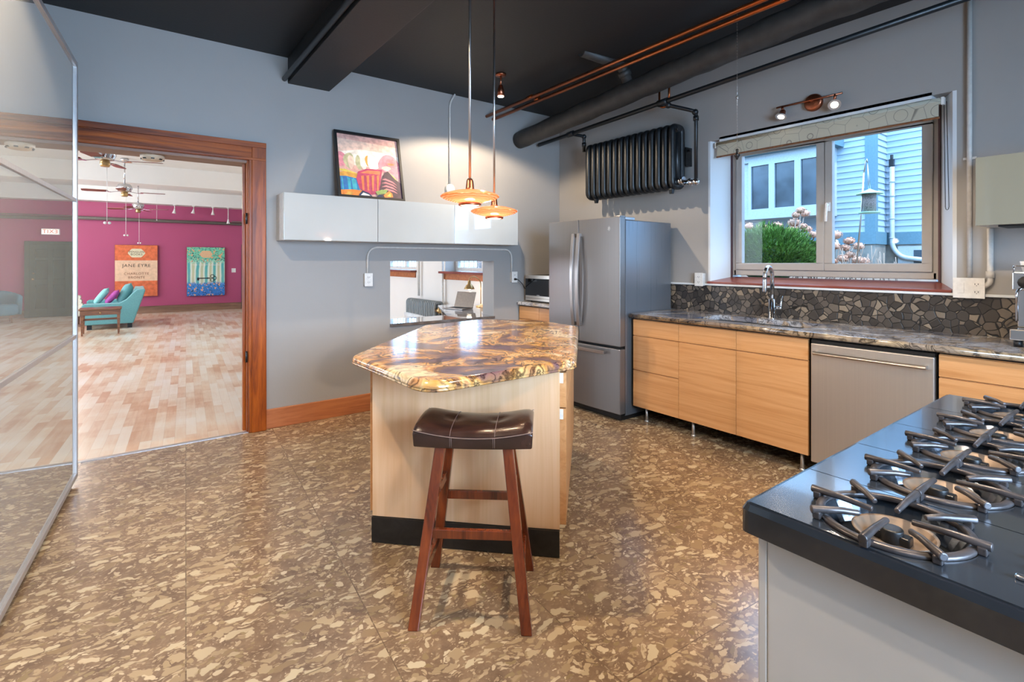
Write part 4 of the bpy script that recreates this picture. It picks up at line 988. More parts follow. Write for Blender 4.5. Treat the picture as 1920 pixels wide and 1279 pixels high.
b.tube(smooth_path([(1.757, yc, 1.288), (1.757, yc, 1.532), (3.435, yc, 1.532), (3.435, yc, 1.282)], .11, 8), .0095, 12)
o = b.build('conduit', M['pipepaint'], bevel=0); tag(o, 'grey painted conduit arching over the pass-through between two outlets', 'conduit')
b = MB(); b.tube(smooth_path([(2.635, yc, 2.19), (2.635, yc, 3.04), (2.68, yc - .03, 3.135)], .05), .0095, 12); b.lathe([(.0, .034), (.05, .034), (.052, .03), (.052, 0)], (2.635, YA, 2.15), 'Y', n=24)
b.v = [(x, (2 * YA - y) if y > YA else y, z) for x, y, z in b.v]; b.box(2.625, 2.645, YA - .02, YA, 2.60, 2.61)
o = b.build('ceiling_conduit', M['pipepaint']); tag(o, 'vertical grey conduit with round junction box above the cabinets', 'conduit')
b = MB(); b.tube(smooth_path([(3.455, YA - .049, 1.205), (3.47, YA - .085, 1.195), (3.55, YA - .07, 1.14), (3.60, 4.605, 1.09), (3.70, 4.605, 1.05)], .03), .004, 8); b.cyl((3.455, YA - .047, 1.198), (3.455, YA - .078, 1.198), .014, .010, 12)
o = b.build('power_cord', M['black']); tag(o, 'black power cord plugged into the outlet beside the microwave', 'cord')
# conduits by the window
b = MB(); xc = XB - .016; b.tube([(xc, .841, 1.30), (xc, .841, 3.135)], .013, 12); b.box(XB - .012, XB - .001, .81, .872, 2.03, 2.045)
o = b.build('conduit', M['pipepaint']); tag(o, 'vertical painted conduit right of the window, from ceiling to switch box', 'conduit')
b = MB(); b.tube(smooth_path([(xc - .006, .745, 1.598), (xc - .006, .745, 1.27), (xc - .006, .773, 1.245)], .03), .015, 14)
b.tube([(xc - .006, .745, 1.30), (xc - .006, .745, 1.34)], .020, 14)
o = b.build('conduit', M['pipepaint']); tag(o, 'short painted conduit elbow below the right wall cabinet', 'conduit')

# ================================================================= overhead pipes
b = MB()
pa = Vector((3.55, 4.632, 2.785)); pb_ = Vector((3.55, 2.9, 2.915)); pc = pa + (pb_ - pa) * 3.6
n = 50; path = [pa + (pc - pa) * k / n for k in range(n + 1)]
for p in path: p.z = min(p.z, 3.02 + .012 * (1 - math.exp(-(p.z - 3.0) * 20)) if p.z > 3.0 else p.z)
rr = [.094 + .004 * math.sin(k * 1.7) + .003 * math.sin(k * 3.1) for k in range(n + 1)]
b.tube(path, rr, 28)
o = b.build('wrapped_duct_pipe', M['duct']); tag(o, 'thick charcoal wrapped pipe running under the ceiling above the radiator', 'pipe')
b = MB(); q = pa + (pb_ - pa) * .93; b.tube(smooth_path([q + Vector((-.02, 0, .085)), q + Vector((-.10, 0, .22)), q + Vector((-.55, .04, .245))], .06), .045, 16)
b.tube([q + Vector((-.05, 0, .135)), q + Vector((-.075, 0, .178))], .056, 16)
o = b.build('branch_pipe', M['duct']); tag(o, 'dark branch pipe joining the thick wrapped pipe from the ceiling', 'pipe')
# thin feed pipe with risers to the radiator
XP = 3.80
def zp(y): return 2.757 + (4.6 - y) * .037
t = thing('radiator_feed_pipe', 'thin black iron pipe with branches feeding the wall-hung radiator', 'pipe', (XP, 4.2, 2.75))
b = MB(); b.tube([(XP, 4.58, zp(4.58)), (XP, .2, zp(.2))], .021, 14); b.cyl((XP, 4.0, zp(4.0)), (XP, 4.09, zp(4.09)), .03, n=14); b.cyl((XP, 2.80, zp(2.80)), (XP, 2.90, zp(2.9)), .03, n=14); b.build('main_pipe', M['castiron'], t)
b = MB(); y_ = 4.045; b.tube(smooth_path([(XP, y_, zp(y_)), (XP + .06, y_, zp(y_)), (3.97, y_ - .03, zp(y_) - .005), (3.97, y_ - .03, 2.60)], .035), .017, 12)
b.tube([(3.97, y_ - .03, 2.66), (3.97, y_ - .03, 2.70)], .024, 12); b.ball((3.97, y_ - .03, zp(y_) - .01), .027); b.build('left_riser', M['castiron'], t)
b = MB(); y_ = 2.85; b.tube(smooth_path([(XP, y_, zp(y_)), (XP + .05, y_ - .02, 2.80), (3.95, 2.67, 2.735), (3.98, 2.635, 2.715), (3.98, 2.635, 2.115)], .02), .0165, 12)
for p in ((XP + .05, y_ - .02, 2.80), (3.975, 2.64, 2.715)): b.ball(p, .028)
b.tube([(3.98, 2.635, 2.68), (3.98, 2.635, 2.64)], .024, 12); b.build('right_riser', M['castiron'], t)

def radiator(t, x0, x1, ystart, yend, nsec, z0, z1, mat, r, mids=1):
    """column radiator; sections stacked along y"""
    p = (yend - ystart) / nsec
    rr = .05
    for k in range(nsec):
        y = ystart + p * (k + .5); b = MB()
        cn = [(x0, z0), (x1, z0), (x1, z1), (x0, z1)]; loop = rounded(cn, rr, 4)
        b.tube([(u, y, v) for u, v in loop], r, 10, closed=True, ell=1.0)
        for m_ in range(mids):
            xm = x0 + (x1 - x0) * (m_ + 1) / (mids + 1); b.tube([(xm, y, z0), (xm, y, z1)], r * .95, 10)
        b.build('section', mat, t)
ts = thing('cast_iron_radiator', 'black cast iron column radiator hung high on the wall above the refrigerator', 'radiator', (3.99, 3.37, 2.05))
radiator(ts, 3.915, 4.055, 2.80, 3.93, 15, 2.085, 2.625, M['castiron'], .031)
b = MB(); b.cyl((3.95, 3.90, 2.12), (3.95, 2.79, 2.12), .03); b.cyl((3.95, 3.90, 2.60), (3.95, 2.79, 2.60), .03); b.build('header', M['castiron'], ts)
for y in (2.86, 3.80):
    MB().bar((3.94, y, 2.06), (3.94, y, 2.015), .035, .05, .03, .03).build('foot', M['castiron'], ts, bevel=.004)
b = MB(); b.box(4.07, 4.168, 2.80, 2.84, 2.28, 2.45); b.cyl((4.10, 2.80, 2.42), (4.10, 2.77, 2.42), .012); b.build('wall_bracket', M['iron'], ts, bevel=.003)
b = MB(); b.cyl((3.95, 2.80, 2.12), (3.95, 2.742, 2.12), .030); b.cyl((3.95, 2.752, 2.12), (3.95, 2.735, 2.12), .040, n=8); b.cyl((3.975, 2.735, 2.105), (3.98, 2.64, 2.10), .026); b.cyl((3.975, 2.70, 2.105), (3.978, 2.675, 2.105), .036, n=8); b.ball((3.98, 2.635, 2.10), .032)
b.build('valve', M['chrome'], ts)
b = MB(); b.cyl((3.92, 2.782, 2.585), (3.92, 2.77, 2.585), .018); b.build('air_vent', M['castiron'], ts)
# copper water pipes
for x, l in ((3.10, 'left one of two parallel copper pipes under the black ceiling'), (3.185, 'right one of two parallel copper pipes under the black ceiling')):
    b = MB(); b.tube([(x, 4.636, 2.985 if x < 3.15 else 2.965), (x, -1.85, 3.03)], .017, 12); b.tube([(x, 3.9, 2.996), (x, 3.84, 2.997)], .021, 12)
    o = b.build('copper_pipe', M['copper']); tag(o, l, 'pipe', 'parallel copper pipes')
b = MB(); c = (4.02, 3.0, 2.90); b.tube([(c[0], c[1] + .055 * math.cos(a), c[2] + .045 * math.sin(a)) for a in [PI * k / 12 - PI for k in range(13)]] + [(c[0], c[1] + .055, 3.05)], .010, 10)
b.tube([(c[0], c[1] - .055, 2.90), (c[0], c[1] - .055, 3.05)], .010, 10); b.cyl((c[0], c[1] + .055, 3.05), (c[0] , c[1] + .055, 3.135), .01, n=8); b.cyl((c[0], c[1] - .055, 3.05), (c[0], c[1] - .055, 3.135), .01, n=8)
o = b.build('copper_loop', M['copper']); tag(o, 'copper pipe loop between the black pipe and the wall', 'pipe')
b = MB(); b.tube([(1.03, 4.63, 2.95), (1.03, -1.8, 2.95)], .02, 12); o = b.build('ceiling_pipe', M['castiron']); tag(o, 'thin black pipe along the left side of the black ceiling beam', 'pipe')

# ================================================================= lamps
def pendant(x, y, z, label):
    t = thing('pendant_lamp', label, 'lamp', (x, y, z), 'amber disc pendants over the island')
    R = .148
    b = MB(); b.lathe([(.052, -.030), (.09, -.022), (.13, -.010), (R - .003, -.001), (R, .003), (R - .004, .008), (.13, .016), (.08, .030), (.022, .036)], (x, y, z), n=48)
    b.build('shade', M['amber'], t)
    b = MB(); b.lathe([(.0, .092), (.012, .092), (.017, .082), (.021, .045), (.025, .036), (.0, .036)], (x, y, z), n=24); b.build('socket_cap', M['bronze'], t)
    b = MB(); b.lathe([(.050, -.030), (.056, -.030), (.058, -.040), (.054, -.044), (.050, -.043)], (x, y, z), n=36); b.build('collar', M['bronze'], t)
    b = MB(); b.lathe([(.0, -.046), (.035, -.044), (.050, -.040), (.050, -.032), (.0, -.032)], (x, y, z), n=32); b.build('diffuser', M['bulbglow'], t)
    b = MB(); b.cyl((x, y, z + .09), (x, y, 3.12), .0065, n=12); b.build('stem', M['handle'], t)
    b = MB(); b.lathe([(0, 0), (.062, 0), (.062, -.012), (.05, -.022), (.0, -.022)], (x, y, 3.139), n=32); b.build('canopy', M['bronze'], t)
    light('pendant_bulb', 'POINT', (x, y, z - .075), 5, WARM, shadow_soft_size=.03)
    light('pendant_inner_glow', 'POINT', (x, y, z + .003), .8, WARM, shadow_soft_size=.012)
pendant(1.357, 2.18, 1.722, 'amber glass disc pendant on a rod, the nearer and larger-looking one')
pendant(1.83, 2.65, 1.712, 'amber glass disc pendant on a rod, the farther one over the island')

def ceiling_spot(x, y, label, tgt, energy, color=WARM, z=2.93, ang=150):
    t = thing('ceiling_spotlight', label, 'lamp', (x, y, 3.14), 'small spotlights on the black ceiling')
    b = MB(); b.lathe([(0, 0), (.05, 0), (.05, -.015), (.0, -.018)], (x, y, 3.139), n=24); b.cyl((x, y, 3.13), (x, y, z + .10), .008); b.build('mount', M['bronze'], t)
    d_ = (Vector(tgt) - Vector((x, y, z))).normalized(); c = Vector((x, y, z))
    mb = MB(); mb.tube([c - d_ * .005 - d_ * .10, c - d_ * .06, c - d_ * .004], [.018, .030, .036], 20); mb.build('lamp_head', M['bronze'], t)
    mb = MB(); mb.tube([c - d_ * .003, c + d_ * .001], .028, 20); mb.build('lens', M['lens'], t)
    light('spot', 'SPOT', c + d_ * .01, energy, color, tgt, spot_size=math.radians(ang), spot_blend=.22, shadow_soft_size=.022)
ceiling_spot(2.74, 3.86, 'small ceiling spotlight beyond the pendants near the back wall', (2.76, 3.86, 0), 150, WARM, ang=150)
ceiling_spot(.07, 2.28, 'small ceiling spotlight left of the island near the mirrored wardrobe', (.09, 2.28, 0), 175, WARM, ang=146)
ceiling_spot(2.05, .75, 'small ceiling spotlight above the aisle between range and sink', (2.05, .77, 0), 170, WARM, ang=140)
ceiling_spot(.35, -.6, 'small ceiling spotlight behind the viewer', (.5, -.4, 0), 130, WARM, ang=145)  # unseen spot, added to fill the room and the island panel

# two-headed spot bar over the window
t = thing('spotlight_bar', 'copper wall light bar with two lit spots above the window', 'lamp', (XB, 1.745, 2.60))
b = MB(); b.lathe([(0, -.03), (.05, -.03), (.062, -.024), (.066, -.010), (.066, 0)], (XB, 1.745, 2.61), 'X', n=32); b.build('wall_plate', M['bronze'], t)
b = MB(); b.tube([(4.115, 2.00, 2.622), (4.115, 1.53, 2.618)], .007, 10); b.cyl((4.14, 1.745, 2.615), (4.115, 1.745, 2.62), .009); b.build('bar', M['bronze'], t)
for y_, tg in ((1.955, (3.3, 2.05, 1.0)), (1.575, (2.6, .9, 1.2))):
    c = Vector((4.095, y_, 2.54)); d_ = (Vector(tg) - c).normalized(); mb = MB(); mb.tube([c - d_ * .06, c - d_ * .05, c - d_ * .012, c], [.015, .022, .024, .030], 20); mb.cyl((4.115, y_, 2.625), c - d_ * .045, .01)
    hd = mb.build('lamp_head', M['bronze'], t)
    mb = MB(); mb.tube([c + d_ * .0, c + d_ * .003], [.042, .042], 28); mb.build('glass_ring', M['alu'], hd)
    mb = MB(); mb.tube([c + d_ * .0032, c + d_ * .005], .024, 20); mb.build('lens', M['lens'], hd)
    light('bar_spot', 'SPOT', c + d_ * .02, 14, WARM, tg, spot_size=math.radians(95), spot_blend=.7, shadow_soft_size=.02)

# roller blind
t = thing('roller_blind', 'cream patterned roller blind almost fully rolled up over the window', 'blind', (4.2, 1.77, 2.45))
b = MB(); b.tube([(4.19, .985, 2.437), (4.19, 2.56, 2.437)], .022, 20); b.build('roll', M['blind'], t)
b = MB(); b.box(4.169, 4.171, .995, 2.55, 2.335, 2.437); b.build('fabric', M['blind'], t)
b = MB(); b.box(4.164, 4.176, .990, 2.555, 2.320, 2.334); b.build('bottom_bar', M['walnut'], t, bevel=.003)
b = MB(); b.box(4.175, 4.215, .970, .984, 2.41, 2.458); b.box(4.175, 4.215, 2.561, 2.575, 2.41, 2.458); b.build('bracket', M['plastic'], t)
b = MB(); 
pts = [(4.20, .975, 2.43), (4.20, .968, 1.75)] + [(4.20, .959 + .009 * math.cos(a), 1.75 + .02 * math.sin(a)) for a in (-.8, -1.57, -2.3)] + [(4.20, .950, 1.75), (4.20, .962, 2.43)]
b.tube(pts, .002, 6); b.build('bead_chain', M['iron'], t)
# pull chain with finial
b = MB(); x_, y_ = 3.3, 1.869; b.tube([(x_, y_, 3.135), (x_, y_, 2.15)], .0013, 6)
for k in range(46): b.ball((x_, y_, 3.1 - k * .0205), .0028, 6, 4)
b.ball((x_, y_, 2.52), .010, 12, 8, (1, 1, .7)); b.ball((x_, y_, 2.51), .008)
t = thing('pull_chain', 'thin bead pull chain with a dark finial hanging before the window', 'chain', (x_, y_, 2.1))
b.build('bead_chain', M['handle'], t)
b = MB(); b.lathe([(0, .0), (.006, .004), (.010, .016), (.019, .030), (.020, .036), (.010, .042), (.008, .060), (.011, .072), (.0, .078)], (x_, y_, 2.09), n=18); b.build('finial', M['iron'], t)

# ================================================================= espresso machine
t = thing('espresso_machine', 'chrome espresso machine at the right end of the counter', 'coffee machine', (3.92, .40, CZ1))
x0, x1, y0, y1 = 3.76, 4.10, .22, .60; z = CZ1
for xx in (x0 + .03, x1 - .03):
    for yy in (y0 + .03, y1 - .03): MB().cyl((xx, yy, z), (xx, yy, z + .035), .018, n=14).build('foot', M['black'], t)
b = MB(); b.box(x0 - .0, x1, y0, y1, z + .035, z + .095); b.build('drip_tray', M['chrome'], t, bevel=.006)
b = MB(); b.box(x0 + .13, x1, y0 + .012, y1 - .012, z + .096, z + .30); b.build('body', M['chrome'], t, bevel=.004)
b = MB(); b.box(x0 + .03, x1, y0 + .006, y1 - .006, z + .30, z + .40); b.build('upper_housing', M['chrome'], t, bevel=.006)
b = MB(); zr = z + .43
b.tube(smooth_path([(x0 + .03, y0 + .01, zr), (x0 + .03, y1 - .01, zr), (x1, y1 - .01, zr), (x1, y0 + .01, zr), (x0 + .03, y0 + .012, zr)], .02), .004, 8)
for xx in (x0 + .04, x1 - .02):
    for yy in (y0 + .012, y1 - .012): b.cyl((xx, yy, z + .40), (xx, yy, zr), .004, n=8)
b.build('cup_rail', M['chrome'], t)
b = MB(); b.lathe([(0, -.045), (.030, -.045), (.034, -.035), (.028, -.018), (.012, -.014), (.012, 0)], (x0 + .03, y1 - .065, z + .345), 'X', n=12); b.build('steam_knob', M['black'], t)
b = MB(); b.tube(smooth_path([(x0 + .05, y1 - .05, z + .32), (x0 - .01, y1 - .03, z + .30), (x0 + .0, y1 - .03, z + .14)], .03), .006, 10); b.build('steam_wand', M['chrome'], t)
b = MB(); b.cyl((x0 + .09, y0 + .17, z + .30), (x0 + .09, y0 + .17, z + .235), .038); b.bar((x0 + .06, y0 + .17, z + .25), (x0 - .08, y0 + .17, z + .24), .02, .02, .028, .024); b.build('portafilter', M['black'], t, bevel=.003)
b = MB(); b.lathe([(0, -.006), (.028, -.006), (.030, 0)], (x0 + .03, y0 + .16, z + .355), 'X', n=24); b.build('pressure_gauge', M['plastic'], t)
for yy, lb in ((.54, 'white cup on the espresso machine beside its rail, nearest the window'), (.45, 'white cup on the espresso machine, second from the window')):
    o = MB().lathe([(0, 0), (.024, 0), (.032, .03), (.036, .055), (.033, .055), (.028, .03), (.02, .006), (0, .006)], (3.87, yy, z + .401), n=20).build('cup', M['plastic']); tag(o, lb, 'cup', 'cups on the espresso machine')
b = MB(); b.tube(smooth_path([(4.10, .59, z + .06), (4.12, .66, z + .05), (4.13, .69, z + .09), (4.13, .64, z + .14), (4.12, .61, z + .12)], .03), .004, 8)
o = b.build('power_cord', M['black']); tag(o, 'black cord looping behind the espresso machine on the counter', 'cord')

# ================================================================= mirrored wardrobe on the left
A5 = math.radians(4.45)
t = thing('mirrored_wardrobe', 'tall wardrobe with milky mirror panels in an aluminium frame', 'wardrobe')
# local frame: x = out of the mirror, y = along the front (0 at the far end, negative towards the viewer)
def fbox(mb, x0_, x1_, y0_, y1_, z0_, z1_): return mb.box(x0_, x1_, y0_, y1_, z0_, z1_)
ZB, ZT = .035, 2.66; LW = 2.75
b = MB(); b.box(-.50, -.045, -LW + .01, -.02, .05, 2.66); b.build('carcass', M['whiteframe'], t)
b = MB(); b.box(-.47, -.08, -LW + .05, -.06, 0, .05); b.build('plinth', M['black'], t)
b = MB()
b.box(-.04, .010, -.028, 0, ZB, ZT); b.box(-.04, .010, -LW, -LW + .028, ZB, ZT)
b.box(-.04, .010, -LW + .028, -.028, ZB, ZB + .028); b.box(-.04, .010, -LW + .028, -.028, ZT - .03, ZT)
fr = b.build('door_frame', M['alu'], t, bevel=.003)
zs = (.925, 1.785)
for z_ in zs: MB().box(-.03, .006, -LW + .028, -.028, z_ - .012, z_ + .012).build('rail', M['alu'], t, bevel=.002)
lv = [ZB + .028, zs[0] - .012, zs[0] + .012, zs[1] - .012, zs[1] + .012, ZT - .03]
for k in range(3): MB().box(-.028, -.002, -LW + .026, -.026, lv[2 * k], lv[2 * k + 1]).build('mirror_panel', M['mirror'], t)
t.location = (-.292, 4.25, 0); t.rotation_euler = (0, 0, -A5)

# ================================================================= THE HALL BEYOND THE DOORWAY
# canvases
def canvas(name, x0, x1, z0, z1, label):
    t = thing(name, label, 'picture', ((x0 + x1) / 2, 16.87, z0)); return t
t = canvas('book_cover_canvas', -.392, .531, .46, 1.833, 'orange and cream book cover canvas lettered JANE EYRE on the magenta wall')
org = plain('canvas_orange', '#cf6a42', .8, 0, 14, .16); crm = plain('canvas_cream', '#dcb898', .8, 0, 14, .08); ink = plain('canvas_ink', '#3a3430', .8); edg = plain('canvas_edge', '#7d4c34', .8); blk2 = plain('badge_cream', '#d9cfae', .8)
x0, x1, z0, z1 = -.392, .531, .46, 1.833
b = MB(); b.box(x0, x1, 16.83, 16.885, z0, z1); cv = b.build('canvas', edg, t)
MB().box(x0 + .006, x1 - .006, 16.826, 16.83, z1 - .41, z1 - .006).build('upper_band', org, cv)
MB().box(x0 + .006, x1 - .006, 16.826, 16.83, z1 - .955, z1 - .41).build('middle_band', crm, cv)
MB().box(x0 + .006, x1 - .006, 16.826, 16.83, z0 + .006, z1 - .955).build('lower_band', org, cv)
cx = (x0 + x1) / 2; cz = z1 - .215
hexp = rounded([(cx - .20, cz), (cx - .10, cz + .115), (cx + .10, cz + .115), (cx + .20, cz), (cx + .10, cz - .115), (cx - .10, cz - .115)], .05)
b = MB(); b.prismf(hexp, lambda u, v, s: (u, 16.826 if s == 0 else 16.823, v)); b.build('badge', blk2, cv)
text_mesh('badge_text', 'PENGUIN', .072, ink, cv, (cx, 16.8215, cz + .028), spacing=1.1); text_mesh('badge_text', 'BOOKS', .072, ink, cv, (cx, 16.8215, cz - .038), spacing=1.1)
text_mesh('title_text', 'JANE EYRE', .115, ink, cv, (cx, 16.8245, z1 - .55), spacing=1.15)
text_mesh('author_text', 'CHARLOTTE', .085, edg, cv, (cx, 16.8245, z1 - .765), spacing=1.15); text_mesh('author_text', 'BRONTE', .085, edg, cv, (cx, 16.8245, z1 - .865), spacing=1.15)
# second canvas: garden scene with a key
t = canvas('garden_canvas', 1.197, 2.129, .43, 1.834, 'turquoise and blue garden canvas with an iron key on the magenta wall')
x0, x1, z0, z1 = 1.197, 2.129, .42, 1.80
MB().box(x0, x1, 16.83, 16.885, z0, z1).build('canvas', edg, t)
g = N('garden_painting'); v = g.coord(loc=(0, 0, 0)); sx = g.n('ShaderNodeSeparateXYZ'); g.t.links.new(v, sx.inputs[0])
nzz = g.noise(v, 9, 5, .7); nz2 = g.noise(v, 26, 4, .8, 1.0)
zz = g.math('ADD', sx.outputs[2], g.math('MULTIPLY', g.math('SUBTRACT', nzz, .5), .22))
base = g.ramp(g.math('DIVIDE', zz, 1.38), [(.0, '#2a6fc0'), (.20, '#3a86cf'), (.26, '#5f8fd0'), (.29, '#8fd0c8'), (.40, '#b9dccb'), (.60, '#7fcfc2'), (.70, '#9adbc0'), (.74, '#6fc2a4'), (1.0, '#76cba8')])
stripe = g.n('ShaderNodeTexWave', i_Scale=1.5, i_Distortion=1.6, i_Detail=3.0, bands_direction='X'); g.t.links.new(v, stripe.inputs['Vector'])
mid = g.ramp(stripe.outputs[1], [(.1, '#2f9aa0'), (.4, '#d8e2c8'), (.6, '#efe6e0'), (.9, '#c6b98a')])
mm = g.ramp(g.math('DIVIDE', zz, 1.38), [(.24, (0, 0, 0, 1)), (.28, (1, 1, 1, 1)), (.66, (1, 1, 1, 1)), (.70, (0, 0, 0, 1))])
cc = g.mix(g.math('MULTIPLY', mm, .75), base, mid)
sp1 = g.ramp(nz2, [(.53, (0, 0, 0, 1)), (.57, (1, 1, 1, 1))]); inv = g.math('SUBTRACT', 1.0, mm)
cc = g.mix(g.math('MULTIPLY', sp1, inv), cc, '#1f3a4a')
sp2 = g.ramp(g.noise(v, 17, 2), [(.60, (0, 0, 0, 1)), (.63, (1, 1, 1, 1))]); cc = g.mix(g.math('MULTIPLY', sp2, inv), cc, '#e0a478')
M['garden'] = g.pbr(cc, .7)
pt = MB().box(x0 + .004, x1 - .004, 16.826, 16.83, z0 + .004, z1 - .004).build('painting', M['garden'], t)
cx = (x0 + x1) / 2
b = MB(); b.prismf(rounded([(cx - .17, z1 - .20), (cx - .09, z1 - .10), (cx + .09, z1 - .10), (cx + .17, z1 - .20), (cx + .09, z1 - .30), (cx - .09, z1 - .30)], .05), lambda u, v, s: (u, 16.826 if s == 0 else 16.823, v)); b.build('badge', plain('badge_peach', '#d9b088', .8), pt)
text_mesh('title_text', 'THE SECRET GARDEN', .062, M['plastic'], pt, (cx, 16.8245, z1 - .505), spacing=1.1)
b = MB(); kz = z0 + .50; kx = cx
b.tube([(kx - .20, 16.822, kz), (kx + .10, 16.822, kz)], .014, 8)
for dx, dz in ((.15, .055), (.15, -.055), (.21, 0)):
    b.tube([(kx + dx + .045 * math.cos(a), 16.822, kz + dz + .045 * math.sin(a)) for a in [2 * PI * k / 16 for k in range(16)]], .008, 6, closed=True)
b.box(kx - .22, kx - .17, 16.818, 16.826, kz - .06, kz + .02); b.ball((kx + .04, 16.822, kz), .022, 8, 6); b.build('key_motif', M['black'], pt)

o = outlet('light_switch', 'white switch plate on the magenta wall right of the garden canvas', (2.366, 16.9, 1.133), '-Y', w=.11, h=.12, d=.012, switch=True, kind='switch')
# pipe across the far wall
b = MB(); b.tube([(-6.1, 16.80, 2.51), (4.10, 16.80, 2.49)], .045, 14)
for xx in (-3, -1.0, 1.2, 3.0): b.cyl((xx, 16.80, 2.5), (xx, 16.90, 2.5), .02, n=8)
b.tube([(2.3, 16.74, 2.555), (4.10, 16.74, 2.555)], .012, 8)
o = b.build('hall_wall_pipe', plain('grey_painted_pipe', '#6d6660', .4)); tag(o, 'dark grey pipe running across the top of the magenta wall', 'pipe')
# exit sign
t = thing('exit_sign', 'lit exit sign above the dark green door', 'sign', (3.07, 16.88, 2.05))
b = MB(); b.box(2.90, 3.25, 16.83, 16.9, 2.07, 2.22); b.build('housing', M['plastic'], t, bevel=.006)
MB().box(2.91, 3.24, 16.826, 16.83, 2.08, 2.21).build('face', M['exitlit'], t)
text_mesh('lettering', 'EXIT', .135, M['exitred'], t, (3.075, 16.824, 2.145), spacing=1.1)

# ceiling fans
def fan(x, y, z, label, rot):
    t = thing('ceiling_fan', label, 'fan', (0, 0, 0), 'ceiling fans in the hall')
    b = MB(); b.lathe([(0, .12), (.02, .12), (.028, .115), (.09, .10), (.115, .07), (.12, .02), (.10, -.015), (.10, -.035), (.05, -.045), (0, -.045)], (0, 0, 0), n=28); b.build('motor_housing', M['chrome'], t)
    b = MB(); b.cyl((0, 0, .11), (0, 0, 3.26 - z), .012); b.lathe([(0, 0), (.065, 0), (.065, -.03), (.02, -.06), (0, -.06)], (0, 0, 3.298 - z), n=24); b.build('down_rod', M['chrome'], t)
    b = MB(); b.lathe([(0, -.045), (.05, -.045), (.055, -.10), (.045, -.125), (0, -.125)], (0, 0, 0), n=20); b.build('switch_cup', M['brass'], t)
    for k in range(4):
        a = rot + PI / 2 * k; R = Matrix.Rotation(a, 3, 'Z')
        mb = MB(); mb.bar((.08, 0, -.035), (.20, 0, -.055), .02, .008); mb.bar((.20, 0, -.055), (.28, 0, -.048), .07, .006, .09, .006); mb.rot(R); mb.build('blade_arm', M['chrome'], t)
        mb = MB(); pl = rounded([(.24, -.055), (.24, .055), (.55, .072), (.62, .05), (.62, -.05), (.55, -.072)], .03, 4)
        mb.add([(u, v, -.044 + v * .16) for u, v in pl] + [(u, v, -.036 + v * .16) for u, v in pl], [tuple(range(len(pl))), tuple(range(len(pl), 2 * len(pl)))] + [(i, (i + 1) % len(pl), len(pl) + (i + 1) % len(pl), len(pl) + i) for i in range(len(pl))])
        mb.rot(R); mb.build('blade', M['blade'], t)
    b = MB(); b.tube([(0.02, 0, -.12), (0.02, 0, -.82)], .0035, 6); b.ball((.0, 0, -.84), .018, 8, 6); b.ball((.045, 0, -.84), .018, 8, 6); b.build('pull_chain', M['plastic'], t)
    t.location = (x, y, z); return t
f1 = fan(-.29, 8.3, 2.73, 'ceiling fan nearest the doorway with reddish wooden blades', math.radians(-15))
for (x, y, z, r, l) in ((-.13, 11.8, 2.72, 10, 'middle ceiling fan of the three in the hall'), (.09, 14.9, 2.67, -6, 'farthest ceiling fan, in front of the magenta wall')):
    dup(f1, (x, y, z), math.radians(r), l)
# smoke detector
t = thing('smoke_detector', 'yellowed round smoke detector under the head of the wide doorway', 'detector', (.117, 4.75, 2.205))
b = MB(); b.lathe([(0, -.042), (.055, -.040), (.072, -.028), (.078, -.014), (.078, 0), (0, 0)], (.117, 4.75, 2.205), n=36); b.build('housing', M['smoke'], t)
b = MB()
for k in range(8): a = 2 * PI * k / 8; b.obox((.117 + .068 * math.cos(a), 4.75 + .068 * math.sin(a), 2.175), (.014, .022, .008), Matrix.Rotation(a, 3, 'Z'))
b.build('vent', M['black'], t)
# track spots
def trackspot(x, y, zt, zb, tilt, label):
    t = thing('hall_spotlight', label, 'lamp', (x, y, zt), 'white spotlights hanging before the magenta wall')
    b = MB(); b.cyl((x, y, zt), (x, y, zb + .09), .010, n=8); b.lathe([(0, 0), (.04, 0), (.04, -.02), (0, -.02)], (x, y, zt), n=16); b.build('stem', M['plastic'], t)
    c = Vector((x, y, zb)); d_ = Vector((tilt, .2, -1)).normalized(); mb = MB(); mb.tube([c + Vector((0, 0, .10)), c + Vector((0, 0, .06)) + d_ * .01, c + d_ * .035], [.014, .022, .048], 16); mb.build('lamp_head', M['plastic'], t)
for x, zb, tl, l in ((.90, 2.73, -.5, 'leftmost white hall spotlight before the magenta wall'), (1.34, 2.75, -.7, 'second white hall spotlight from the left'), (1.80, 2.74, 0, 'third white hall spotlight from the left')):
    trackspot(x, 16.56, 2.93, zb, tl, l)
trackspot(2.18, 16.56, 2.93, 2.51, .1, 'rightmost white hall spotlight on a long stem')
b = MB(); b.tube([(.47, 15.5, 3.295), (.47, 15.5, 2.44)], .004, 6); b.ball((.47, 15.5, 2.43), .014, 8, 6); o = b.build('hanging_cord', M['plastic']); tag(o, 'thin white pull cord hanging between fan and hall spotlights', 'cord')
for (x, y, z, e) in ((-1.8, 8.5, 2.9, 36), (2.8, 9.3, 3.0, 30), (-1.2, 14.3, 2.9, 55), (-3.4, 12.6, 2.9, 60)):
    light('hall_lamp', 'POINT', (x, y, z), e, NEUT, shadow_soft_size=.12)  # bare fill points without fittings, added out of view to brighten the hall

